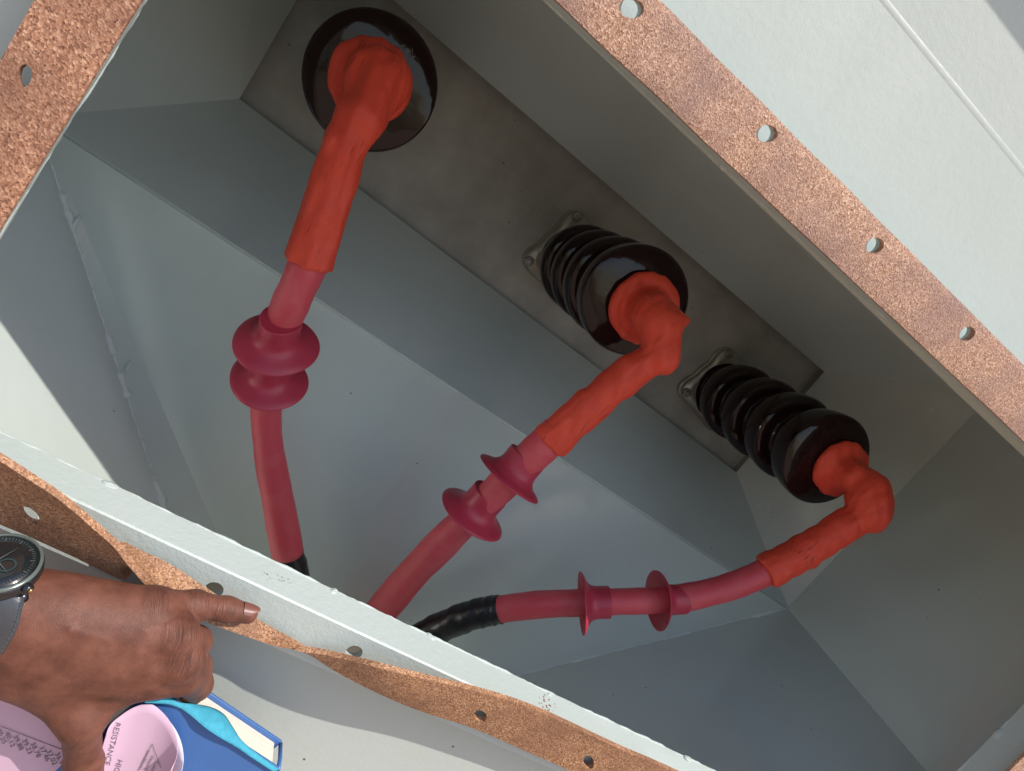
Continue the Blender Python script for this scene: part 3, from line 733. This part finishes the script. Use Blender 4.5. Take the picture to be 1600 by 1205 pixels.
# --- third cable
t, ax = tips[2], axes[2]
capc3 = t + ax * 0.004 + (at(1310, 730, ZT) - at(1295, 721, ZT))
n3_ = at(1335, 745, -0.02); head = at(1356, 768, -0.004); elb3 = at(1358, 800, 0.010); c1_ = at(1320, 822, 0.008); c2_ = at(1258, 862, 0.003); c3_ = at(1196, 894, 0.0)
def boot3(P):
    d = sd_cyl(P, capc3 - ax * 0.006, capc3 + ax * 0.010, pxr(47, t), 0.010)
    d = smin(d, sd_cone(P, capc3, 0.030, n3_, 0.0195), 0.012)
    d = smin(d, sd_cone(P, n3_, 0.0195, head, 0.022), 0.003)
    d = smin(d, sd_cone(P, head, 0.0265, head + (elb3 - head) * 0.3, 0.027), 0.0035)
    d = smin(d, sd_cone(P, head, 0.0265, elb3, pxr(33, elb3)), 0.010)
    d = smin(d, sd_cone(P, elb3 + (c1_ - elb3) * 0.35, pxr(23, elb3), c1_, pxr(25, c1_)), 0.0035)
    d = smin(d, sd_cone(P, c1_, pxr(26, c1_), c2_, pxr(26, c2_)), 0.003)
    d = smin(d, sd_cone(P, c2_, pxr(26, c2_), c3_ + (c3_ - c2_) * 0.12, pxr(28, c3_)), 0.003)
    d = smax(d, (P - c3_) @ nrm(c3_ - c2_), 0.002)
    return d + 0.0005 * np.sin((P @ nrm(c3_ - c2_)) * 100 + 1.2 * np.sin(P[:, 2] * 140)) + 0.0006 * np.sin(P[:, 0] * 280 + P[:, 1] * 190) + wrinkle(P, c3_ - c1_, 0.0007)
cable(2, boot3, bbox([capc3, head, elb3, c1_, c2_, c3_], 0.055),
      [(1212, 886, 0.0), (1190, 897, 0.0), (1140, 917, -0.002), (1080, 932, -0.004), (1030, 938, -0.006), (970, 940, -0.008), (910, 942, -0.016), (840, 945, -0.032), (768, 954, -0.052)],
      [0.0185, 0.0182, 0.0180, 0.0182, 0.0172, 0.0172, 0.0178, 0.0180, 0.0180],
      [(0.490, 0.0405, (-0.02, 0.08, 0.05), 0.030), (0.735, 0.0405, (-0.03, 0.04, 0.05), 0.028)],
      [(782, 952, -0.048), (765, 955, -0.053), (735, 962, -0.060), (690, 980, -0.070), (640, 1005, -0.080), (580, 1040, -0.09)], [0.0190, 0.0198, 0.0200, 0.0205, 0.0200, 0.0195])

# ---------------------------------------------------------------- hand, watch, notebook, paper
def mat_skin(pip, ax, more=[]):
    b = NB('dark_skin')
    big = b.noise(55, 4, 0.6).outputs[0]; fine = b.noise(900, 3, 0.6).outputs[0]
    c = b.mix(b.ramp(big, (0.32, 0.0), (0.70, 1.0)), (0.108, 0.038, 0.024, 1), (0.225, 0.086, 0.055, 1))
    c = b.mix(b.ramp(fine, (0.45, 0.0), (0.75, 0.35)), c, (0.10, 0.045, 0.034, 1))
    b.P(Base_Color=c, Roughness=b.ramp(fine, (0.3, 0.46), (0.7, 0.62)))
    b.p.inputs['Subsurface Weight'].default_value = 0.10; b.p.inputs['Subsurface Radius'].default_value = (0.010, 0.003, 0.0015); b.p.inputs['Subsurface Scale'].default_value = 0.6
    b.p.inputs['Specular IOR Level'].default_value = 0.34
    # skin creases near the finger's middle joint: bands across the finger axis
    dist = b.n('ShaderNodeVectorMath', operation='DISTANCE'); b.t.links.new(b.obj(), dist.inputs[0]); dist.inputs[1].default_value = pip
    mask = b.ramp(b.n('ShaderNodeMath', operation='MULTIPLY', ).outputs[0], (0, 1), (1, 0)) if False else None
    mm = None
    for q_, r_, a_ in [(pip, 0.016, 1.0)] + more:
        dd = b.n('ShaderNodeVectorMath', operation='DISTANCE'); b.t.links.new(b.obj(), dd.inputs[0]); dd.inputs[1].default_value = q_
        m1 = b.n('ShaderNodeMapRange'); b.t.links.new(dd.outputs['Value'], m1.inputs[0]); m1.inputs[1].default_value = r_ * 0.25; m1.inputs[2].default_value = r_; m1.inputs[3].default_value = a_; m1.inputs[4].default_value = 0
        if mm is None: mm = m1
        else:
            ad = b.n('ShaderNodeMath', operation='MAXIMUM'); b.t.links.new(mm.outputs[0], ad.inputs[0]); b.t.links.new(m1.outputs[0], ad.inputs[1]); mm = ad
    dot = b.n('ShaderNodeVectorMath', operation='DOT_PRODUCT'); b.t.links.new(b.obj(), dot.inputs[0]); dot.inputs[1].default_value = ax
    cmb = b.n('ShaderNodeCombineXYZ'); b.t.links.new(dot.outputs['Value'], cmb.inputs[0])
    add = b.n('ShaderNodeVectorMath', operation='MULTIPLY_ADD'); b.t.links.new(b.noise(140, 2).outputs['Color'], add.inputs[0]); add.inputs[1].default_value = (0.0035, 0, 0); b.t.links.new(cmb.outputs[0], add.inputs[2])
    wv = b.n('ShaderNodeTexNoise', Scale=560, Detail=2); b.t.links.new(add.outputs[0], wv.inputs['Vector'])
    mul = b.n('ShaderNodeMath', operation='MULTIPLY'); b.t.links.new(wv.outputs[0], mul.inputs[0]); b.t.links.new(mm.outputs[0], mul.inputs[1])
    crs = b.ramp(wv.outputs[0], (0.36, 1.0), (0.46, 0.0)); mc = b.n('ShaderNodeMath', operation='MULTIPLY'); b.t.links.new(crs, mc.inputs[0]); b.t.links.new(mm.outputs[0], mc.inputs[1])
    c = b.mix(mc.outputs[0], c, (0.055, 0.022, 0.018, 1)); b.set(b.p.inputs['Base Color'], c)
    n1 = b.bump(mul.outputs[0], 1.0, 0.0045)
    lines = b.vor(900, 'DISTANCE_TO_EDGE', vec=b.map((1, 1, 0.55), 0.5)).outputs[0]
    n2 = b.bump(b.ramp(lines, (0.0, 0.0), (0.12, 1.0)), 0.22, 0.0005, n1); b.bump(fine, 0.3, 0.0004, n2)
    return b.m
W1, W2 = at(8, 938, .333), at(6, 1018, .331)
F1, F2 = at(-330, 930, .350), at(-330, 1020, .350)
K5, K4, K3, K2 = at(240, 946, .316), at(276, 990, .326), at(282, 1032, .329), at(287, 1057, .322)
PIP5, DIP5, TIP5 = at(304, 945, .300), at(354, 952, .2935), at(387, 959, .2905)
TM = at(126, 1124, .334)
def hand(P):
    sm = smin
    d = sm(sd_cone(P, F1, .030, W1, .0190), sd_cone(P, F2, .031, W2, .0200), .03)
    for K, r, st, r0 in ((K5, .0112, W1, .0175), (K4, .0122, at(30, 965, .338), .018), (K3, .0124, at(30, 1000, .338), .018), (K2, .0118, at(30, 1030, .334), .018)):
        d = sm(d, sd_cone(P, st, r0, K, r), .014)
    # back of the hand filled between the bones
    d = sm(d, sd_cone(P, at(90, 960, .330), .019, at(230, 985, .322), .0115), .016)
    d = sm(d, sd_cone(P, at(90, 1030, .330), .021, at(235, 1035, .322), .0125), .016)
    # knuckles
    for K, r in ((K5, .0090), (K4, .0105), (K3, .0105)): d = sm(d, sd_cone(P, K + np.array([0, 0, .002]), r, K + np.array([0.001, 0, .004]), r * .9), .008)
    # little finger stretched out
    f = sm(sd_cone(P, K5, .0105, PIP5, .0090), sd_cone(P, PIP5, .0090, DIP5, .0078), .004)
    f = sm(f, sd_cone(P, PIP5 + np.array([0, 0, .001]), .0090, PIP5 + np.array([.002, 0, .001]), .0088), .004)
    f = sm(f, sd_cone(P, DIP5, .0082, TIP5, .0070), .005)
    d = sm(d, f, .006)
    # curled fingers, closing round the notebook
    for (K, r, a, b, c) in ((K4, .0112, at(305, 1003, .292), at(272, 1030, .268), at(235, 1050, .274)), (K3, .0115, at(304, 1042, .290), at(272, 1072, .262), at(232, 1098, .262)), (K2, .0112, at(307, 1070, .292), at(278, 1108, .262), at(238, 1138, .259))):
        g_ = sm(sd_cone(P, K, r, a, r * .92), sd_cone(P, a, r * .92, b, r * .82), .006); g_ = sm(g_, sd_cone(P, b, r * .82, c, r * .68), .005)
        d = sm(d, g_, .0045)
    # thumb: root, then down over the notebook
    d = sm(d, sd_cone(P, at(40, 1035, .326), .018, TM, .0125), .016)
    d = sm(d, sd_cone(P, at(140, 1092, .326), .0115, at(240, 1060, .318), .0095), .016)
    th = sm(sd_cone(P, TM, .0120, at(131, 1190, .322), .0112), sd_cone(P, at(131, 1190, .322), .0112, at(142, 1262, .316), .0102), .006)
    d = sm(d, th, .010)
    # tendons
    for a, b in ((at(30, 975, .344), K4 + np.array([0, 0, .0085])), (at(35, 1005, .345), K3 + np.array([0, 0, .0088])), (at(30, 950, .342), K5 + np.array([0, 0, .0075]))):
        d = sm(d, sd_cone(P, a, .0012, b, .0026), .006)
    # veins
    for vp in (((60, 1000), (110, 985), (165, 1000), (225, 985), (262, 978)), ((110, 985), (160, 1035), (215, 1020), (258, 1015)), ((70, 1060), (130, 1075), (190, 1058), (235, 1050))):
        vz = [at(x, y, .335) for x, y in vp]
        for a, b in zip(vz[:-1], vz[1:]):
            m_ = np.clip((((P - a) @ nrm(b - a)) / np.linalg.norm(b - a)), 0, 1)
            q = P - a - m_[:, None] * (b - a); vw = nrm(C - a); q = q - (q @ vw)[:, None] * vw
            d = d - .00075 * np.exp(-(np.linalg.norm(q, axis=1) / .0022) ** 2) * (P[:, 2] > .322)
    # skin fold lines between thumb and forefinger
    s_ = (P - at(190, 1112, .325)) @ nrm(at(250, 1080, .325) - at(190, 1112, .325))
    m_ = np.exp(-((np.linalg.norm(P - at(215, 1100, .318), axis=1) / .016) ** 2))
    return d + m_ * .0007 * np.sin(s_ * 1900)
pts = [F1 + np.array([.06, 0, 0]), W1, W2, K5, TIP5, K2, at(142, 1262, .316), at(272, 1072, .262), at(307, 1070, .292)]
lo, hi = bbox(pts, .034)
V, F = surface(hand, lo, hi, .00135, 2)
hl_ = at(130, 1000, .33)
wl = world(hl_)
pipw = world(PIP5) - wl; axw = (world(DIP5) - world(K5)).normalized()
off = lambda px, py, z: tuple(world(at(px, py, z)) - wl)
SKIN = mat_skin(tuple(pipw), tuple(axw), [(off(345, 950, .300), .010, .5), (off(292, 990, .338), .015, .6), (off(300, 1032, .338), .016, .6), (off(302, 1062, .332), .015, .6), (off(255, 940, .325), .013, .5), (off(131, 1150, .336), .018, .5), (off(215, 1090, .325), .020, .7)])
person = obj('person', V, F, SKIN, None, True, loc=hl_); fix_normals(person)
person['label'] = 'dark-skinned hand pointing one finger at the gasket while clasping the blue notebook'; person['category'] = 'person'
NAIL = mat_simple('nail', (0.205, 0.082, 0.060, 1), 0.34, None, 0.5, coat=0.3)
t_ = nrm(TIP5 - DIP5); view = nrm(C - TIP5); dn = nrm(0.74 * view - 0.66 * R[1]); dn = nrm(dn - t_ * (dn @ t_)); bn = np.cross(t_, dn)
V, F = [], []
nu, nv = 10, 8
for j in range(nv + 1):
    for i in range(nu + 1):
        s_ = j / nv; ph = (i / nu - .5) * 2
        ln = -.0048 + .0090 * s_; wdt = 0.80 * (1 - 0.25 * max(0, s_ - .7) / .3 * ph * ph)
        rr = (.0076 - .0009 * s_) + .00055 - .0004 * abs(ph) ** 3
        wdt *= 1 - 0.38 * max(0, s_ - .55) / .45
        c_ = TIP5 + t_ * (ln + .0018 * (1 - ph * ph) * (1 if s_ > .5 else -.6 * (1 - 2 * s_)))
        V.append(c_ + (dn * math.cos(ph * wdt) + bn * math.sin(ph * wdt)) * rr)
for j in range(nv):
    for i in range(nu): a = j * (nu + 1) + i; F.append((a, a + 1, a + nu + 2, a + nu + 1))
obj('fingernail', V, F, NAIL, person)

# notebook ---------------------------------------------------------
BLUE = mat_simple('blue_cover', (0.052, 0.140, 0.360, 1), 0.33, (350, 0.25, 0.0006), 0.5, var=0.1, vscale=30)
PAGE = None
def mat_pages():
    b = NB('page_edges')
    ln = b.n('ShaderNodeTexNoise', Scale=1.0, Detail=2, Vector=b.map((40, 2600, 40)))
    c = b.mix(ln.outputs[0], (0.62, 0.52, 0.42, 1), (0.86, 0.78, 0.68, 1))
    b.P(Base_Color=c, Roughness=0.8); b.bump(ln.outputs[0], 0.5, 0.0006); return b.m
PAGE = mat_pages()
zc = .3035
A0 = at(276, 1104, zc); A1 = at(428, 1203, zc)
e1 = nrm(A1 - A0)
zb_ = min(np.linspace(.25, zc, 200), key=lambda z: abs(((at(458, 1170, z) - A1) - e1 * ((at(458, 1170, z) - A1) @ e1))[1] + 0.0015))
Bk = at(458, 1170, zb_); dv = (Bk - A1) - e1 * ((Bk - A1) @ e1); TH = np.linalg.norm(dv); e3 = -nrm(dv)
e2 = np.cross(e1, e3); e2 = nrm(e2); e2 = e2 if e2[1] < 0 else -e2
e3 = nrm(np.cross(e2, e1)); e3 = e3 if e3[2] > 0 else -e3
TH = min(max(TH, .012), .026)
NO = A1                                               # top outer corner of the front cover
nb = thing('notebook', NO, 'blue hard-cover notebook held in the hand, page edges and turquoise ribbon showing', 'notebook')
def nbp(u, v, w): return NO - e1 * u + e2 * v + e3 * w   # u along the top edge towards the hand, v down, w towards viewer
def nbox(u0, u1, v0, v1, w0, w1, name, mat, bev=.0015):
    V = [nbp(u, v, w) for u in (u0, u1) for v in (v0, v1) for w in (w0, w1)]
    F = [(0, 1, 3, 2), (4, 6, 7, 5), (0, 4, 5, 1), (2, 3, 7, 6), (0, 2, 6, 4), (1, 5, 7, 3)]
    o = obj(name, V, F, mat, nb, True, sharp=40)
    bm = bmesh.new(); bm.from_mesh(o.data); bmesh.ops.recalc_face_normals(bm, faces=bm.faces)
    bmesh.ops.bevel(bm, geom=list(bm.edges), offset=bev, segments=3, affect='EDGES', profile=.6); bm.to_mesh(o.data); bm.free(); o.data.set_sharp_from_angle(angle=math.radians(50))
    return o
NW, NH = .115, .16
nbox(-.003, NW, -.0030, NH, -.0026, 0, 'cover', BLUE, .0011)
nbox(-.003, NW, -.0030, NH, -TH - .0026, -TH, 'cover', BLUE, .0011)
nbox(.0015, NW - .002, .0006, NH - .002, -TH + .0001, -.0027, 'page_block', PAGE, .0006)
# rounded outer edge of the cover at the corner
obj('cover_corner_edge', *tube([nbp(-.0032, -.001, -.001), nbp(-.0045, -.0005, -TH * .5), nbp(-.0032, -.001, -TH - .001)], .0016, 10), BLUE, nb)
RIB = mat_simple('turquoise_ribbon', (0.060, 0.345, 0.470, 1), 0.65, (1000, 0.8, 0.0006), 0.2, var=0.3, vscale=200)
up_ = [(252, 1076), (262, 1080), (280, 1099), (305, 1100), (330, 1105), (350, 1116), (364, 1136), (378, 1157), (402, 1178), (436, 1203)]
lw_ = [(226, 1098), (240, 1099), (262, 1101), (284, 1108), (302, 1121), (322, 1138), (346, 1154), (370, 1168), (396, 1186), (428, 1207)]
def topz(px, py, lift):                              # point on the page edges under a photo pixel, lifted
    d = R.T @ np.array([(px - 800) / FOC, (py - 602.5) / FOC, 1.0]); o_ = nbp(0, -lift, 0); t = ((o_ - C) @ e2) / (d @ e2); return C + d * t
lf = [.004, .004, .003, .004, .006, .007, .006, .004, .002, .001]
Uc = spline([topz(*p, l) for p, l in zip(up_, lf)], 8); Lc = spline([topz(*p, l * .5 + .0006) for p, l in zip(lw_, lf)], 8)
V, F = [], []
n = len(Uc); K = 6
for i in range(n):
    for k in range(K + 1):
        t = k / K; V.append(Uc[i] * (1 - t) + Lc[i] * t - e2 * .0022 * math.sin(math.pi * t))
for i in range(n - 1):
    for k in range(K): a = i * (K + 1) + k; F.append((a, a + 1, a + K + 2, a + K + 1))
o = obj('ribbon_bookmark', V, F, RIB, nb)
sd = o.modifiers.new('thick', 'SOLIDIFY'); sd.thickness = .0005

# printed papers -----------------------------------------------------
def mat_paper(name, col, trans=0.0):
    b = NB(name); b.P(Base_Color=b.mix(b.noise(30, 3).outputs[0], tuple(x * .97 for x in col[:3]) + (1,), col), Roughness=0.75)
    b.p.inputs['Subsurface Weight'].default_value = trans; b.p.inputs['Subsurface Radius'].default_value = (.003, .002, .002)
    b.bump(b.noise(18, 3).outputs[0], .15, .003); return b.m
PINK = mat_paper('pinkish_paper', (0.62, 0.415, 0.535, 1)); WHITE = mat_paper('white_paper', (0.74, 0.72, 0.82, 1))
INK = mat_simple('print_ink', (0.16, 0.13, 0.16, 1), 0.7)
rep_ = thing('printed_report', at(150, 1210, .303), 'pinkish printed sheets of test figures, one curled over, held under the thumb', 'papers')
def zleft(px, py): return .3075 - .00003 * (px - 60)
V, F = [], []
nx, ny = 12, 10
for j in range(ny + 1):
    for i in range(nx + 1):
        px = -260 + 420 * i / nx; py = 1020 + 300 * j / ny + (px + 260) * .06
        V.append(at(px, py, zleft(px, py) + .0008 * math.sin(px * .02)))
for j in range(ny):
    for i in range(nx): a = j * (nx + 1) + i; F.append((a, a + 1, a + nx + 2, a + nx + 1))
o = obj('page', V, F, PINK, rep_); o.modifiers.new('thick', 'SOLIDIFY').thickness = .0003
rim = [(170, 1240, .328), (165, 1200, .328), (164, 1165, .326), (170, 1136, .322), (190, 1117, .3165), (212, 1104, .3125), (235, 1100, .3105), (252, 1111, .3100), (266, 1128, .3115), (275, 1148, .3145), (278, 1166, .3180), (276, 1184, .3215), (268, 1202, .3250)]
rc = spline([at(*p) for p in rim], 8)
dn_ = nrm(at(212, 1230, .315) - at(232, 1170, .315))
def curl(rc, lead, L=.10):
    V, F = [], []; n = len(rc); K = 12
    for i in range(n):
        for k in range(K + 1): V.append(rc[i] + dn_ * L * k / K)
    for i in range(n - 1):
        for k in range(K): a = i * (K + 1) + k; F.append((a, a + K + 1, a + K + 2, a + 1))
    return V, F
cv, cf = curl(rc[20:], 0)
o = obj('curled_page', cv, cf, PINK, rep_); o.modifiers.new('thick', 'SOLIDIFY').thickness = .0003
rim2 = [(262, 1122, .3085), (276, 1143, .3100), (284, 1163, .3130), (287, 1186, .3170), (284, 1208, .3210)]
v2, f2 = curl(spline([at(*p) for p in rim2], 8), 0)
o = obj('back_page', v2, f2, WHITE, rep_); o.modifiers.new('thick', 'SOLIDIFY').thickness = .0003
def zat(px, py):                                     # depth of the curled page under a photo pixel
    best = None
    for v in cv:
        q = R @ (v - C); e_ = (800 + FOC * q[0] / q[2] - px) ** 2 + (602.5 + FOC * q[1] / q[2] - py) ** 2
        if best is None or e_ < best[0]: best = (e_, v[2])
    return best[1]
CVN = np.array(cv); QQ = (CVN - C) @ R.T; PXY = np.stack([800 + FOC * QQ[:, 0] / QQ[:, 2], 602.5 + FOC * QQ[:, 1] / QQ[:, 2]], 1)
def zat(px, py):
    d2 = ((PXY - np.array([px, py])) ** 2).sum(1); k = np.argsort(d2)[:6]; w_ = 1 / (d2[k] + .5); return float((CVN[k, 2] * w_).sum() / w_.sum())
def text(body, o_px, rd, size, zfun, mat=INK, parent=rep_):
    cu = bpy.data.curves.new('t', 'FONT'); cu.body = body; cu.size = 1.0; cu.resolution_u = 2
    to = bpy.data.objects.new('t', cu); COL.objects.link(to); dg = bpy.context.evaluated_depsgraph_get()
    me = bpy.data.meshes.new_from_object(to.evaluated_get(dg)); bpy.data.objects.remove(to)
    rd = np.array(rd, float) / np.linalg.norm(rd); up = np.array([rd[1], -rd[0]])
    V = []
    for v in me.vertices:
        p = np.array(o_px) + (rd * v.co.x + up * v.co.y) * size
        V.append(at(p[0], p[1], zfun(*p) + .0009))
    F = [tuple(p.vertices) for p in me.polygons]; bpy.data.meshes.remove(me)
    if F: obj('printed_text', V, F, mat, parent, False)
def rule(p, q, wpx, zfun):
    p, q = np.array(p, float), np.array(q, float); d = (q - p) / np.linalg.norm(q - p); s_ = np.array([-d[1], d[0]]) * wpx / 2; n = 10; V = []
    for i in range(n + 1):
        c_ = p + (q - p) * i / n
        for sg in (1, -1): x = c_ + s_ * sg; V.append(at(x[0], x[1], zfun(*x) + .0009))
    obj('printed_rule', V, [(2 * i, 2 * i + 1, 2 * i + 3, 2 * i + 2) for i in range(n)], INK, rep_, False)
zl = lambda x, y: zleft(x, y) + .0006
for bdy, x, y in (('36.97', 85, 1178), ('37.02', 72, 1174), ('37.46', 61, 1168), ('38.78', 47, 1162), ('39.23', 34, 1157), ('39.88', 20, 1151), ('40.12', 7, 1146), ('40.25', -6, 1141)):
    text(bdy, (x, y), (.42, .91), 11.5, zl)
rule((-10, 1131), (98, 1172), 1.0, zl)
text('RESISTANCE', (181, 1128), (-.26, .965), 12.5, zat)
text('HIGH', (184, 1186), (-.30, .955), 12.5, zat)
rule((238, 1163), (214, 1208), 0.8, zat); rule((238, 1163), (251, 1200), 0.8, zat)
for bdy, x, y in (('conditions', 233, 1172), ('cleaning', 239, 1180), ('Cons', 245, 1189)): text(bdy, (x - 2, y), (-.43, .90), 8.0, zat)

# wristwatch -----------------------------------------------------------
GUN = mat_simple('gunmetal', (0.075, 0.075, 0.085, 1), 0.26, None, 0.6, metal=0.85)
BEZ = mat_simple('bezel_green_grey', (0.16, 0.19, 0.17, 1), 0.22, None, 0.6, metal=0.4)
DIAL = mat_simple('black_dial', (0.012, 0.014, 0.015, 1), 0.12, None, 0.6, coat=0.6, var=0.3, vscale=90)
TICK = mat_simple('dial_ticks', (0.075, 0.083, 0.083, 1), 0.4); TEAL = mat_simple('teal_ring', (0.022, 0.050, 0.047, 1), 0.3); BRASS = mat_simple('brass_tip', (0.5, 0.28, 0.12, 1), 0.3, metal=0.8)
LEA = mat_simple('black_strap', (0.060, 0.063, 0.074, 1), 0.28, (240, 0.4, 0.001), 0.5)
wn = nrm(.53 * (-R[2]) + .848 * (.39 * R[0] - .92 * R[1])); wc = at(-1, 878, .352); ws = .86
def sp_(pr): return [(a * ws, b * ws) for a, b in pr]
wa = thing('wristwatch', wc - wn * .012, 'round black wristwatch with a dark dial on a black strap at the wrist', 'watch')
obj('case', *lathe(wc, wn, sp_([(.0, -.0115), (.0205, -.0115), (.0228, -.010), (.0240, -.007), (.0242, -.004), (.0238, -.0018), (.0225, -.0004), (.0222, -.0022)]), 64), GUN, wa, True, sharp=40)
obj('bezel', *lathe(wc, wn, sp_([(.0236, -.0012), (.0236, .0002), (.0229, .0009), (.0219, .0010), (.0214, .0004), (.0214, -.0008)]), 64, closed=False), BEZ, wa, True, sharp=40)
dial = obj('dial', *lathe(wc, wn, sp_([(.0, -.0006), (.0215, -.0006), (.0215, -.0001), (.012, .0002), (.0, .0003)]), 64), DIAL, wa)
wu = nrm(R[0] * .92 + R[1] * .39 - wn * ((R[0] * .92 + R[1] * .39) @ wn)); wv = np.cross(wn, wu)
def wp(x, y, h=.0006): return wc + (wu * x + wv * y) * ws + wn * h
V, F = [], []
for k in range(60):
    a = 2 * math.pi * k / 60; l = .0016 if k % 5 else .0028; wd = .00022 if k % 5 else .0004
    c_, s_ = math.cos(a), math.sin(a)
    for r_, sg in ((.0192, 1), (.0192, -1), (.0192 - l, -1), (.0192 - l, 1)): V.append(wp(c_ * r_ - s_ * wd * sg, s_ * r_ + c_ * wd * sg))
    F.append((4 * k, 4 * k + 1, 4 * k + 2, 4 * k + 3))
obj('tick_marks', V, F, TICK, dial, False)
V = [wp(.0055 + r_ * math.cos(2 * math.pi * k / 32), -.0005 + r_ * math.sin(2 * math.pi * k / 32)) for r_ in (.0042, .0054) for k in range(32)]
obj('subdial', V, [(k, 32 + k, 32 + (k + 1) % 32, (k + 1) % 32) for k in range(32)], TEAL, dial, False)
def hnd(x0, y0, x1, y1, w0): 
    d = nrm([x1 - x0, y1 - y0]); s_ = (-d[1] * w0, d[0] * w0)
    obj('watch_hand', [wp(x0 + s_[0], y0 + s_[1], .0009), wp(x0 - s_[0], y0 - s_[1], .0009), wp(x1, y1, .0009)], [(0, 1, 2)], TICK, dial, False)
hnd(-.002, 0, .012, -.006, .0007); hnd(-.001, .001, .002, .014, .0006)
cr = nrm(wu * .97 + wv * -.25); cr0 = wc - wn * .0035 + cr * .0236 * ws
cw = obj('crown', *lathe(cr0, cr, [(.0026, 0), (.0028, .001), (.0028, .003), (.0022, .0038), (0, .0038)], 16), GUN, wa)
obj('crown_tip', *lathe(cr0 + cr * .0037, cr, [(.0014, 0), (.0013, .0008), (0, .0012)], 12), BRASS, cw)
def strip(re, le, th, name, mat, par):
    a = spline([at(*p) for p in re], 8); b = spline([at(*p) for p in le], 8); V, F = [], []; n = len(a); K = 8
    for i in range(n):
        for k in range(K + 1): t = k / K; V.append(a[i] * (1 - t) + b[i] * t + nrm(C - a[i]) * .0012 * math.sin(math.pi * t) ** .5)
    for i in range(n - 1):
        for k in range(K): q = i * (K + 1) + k; F.append((q, q + 1, q + K + 2, q + K + 1))
    o = obj(name, V, F, mat, par); m_ = o.modifiers.new('thick', 'SOLIDIFY'); m_.thickness = th; m_.offset = 0; return o
stp = strip([(37, 934, .357), (34, 952, .360), (27, 980, .3615), (12, 1008, .3595), (-4, 1036, .354), (-16, 1062, .344), (-22, 1080, .33)], [(-22, 918, .359), (-28, 938, .362), (-36, 966, .364), (-50, 996, .362), (-66, 1026, .357), (-76, 1052, .348), (-80, 1070, .334)], .003, 'strap', LEA, wa)
for sx_ in (31, -18):
    obj('lug', *tube([wc - wn * .006 + nrm(at(sx_, 915 - (31 - sx_) * .3, .352) - wc) * .0175, at(sx_ + 6, 936 - (31 - sx_) * .3, .3565)], [.0034, .0026], 10), GUN, wa)
# stitching down the strap edge
sp = spline([at(33, 940, .3605), at(30, 955, .3622), at(23, 981, .3636), at(8, 1008, .3615), at(-8, 1036, .356)], 8)
for k in range(1, len(sp) - 1, 2): obj('stitch', *tube([sp[k], sp[k] * .45 + sp[k + 1] * .55], .0005, 6), TICK, stp)
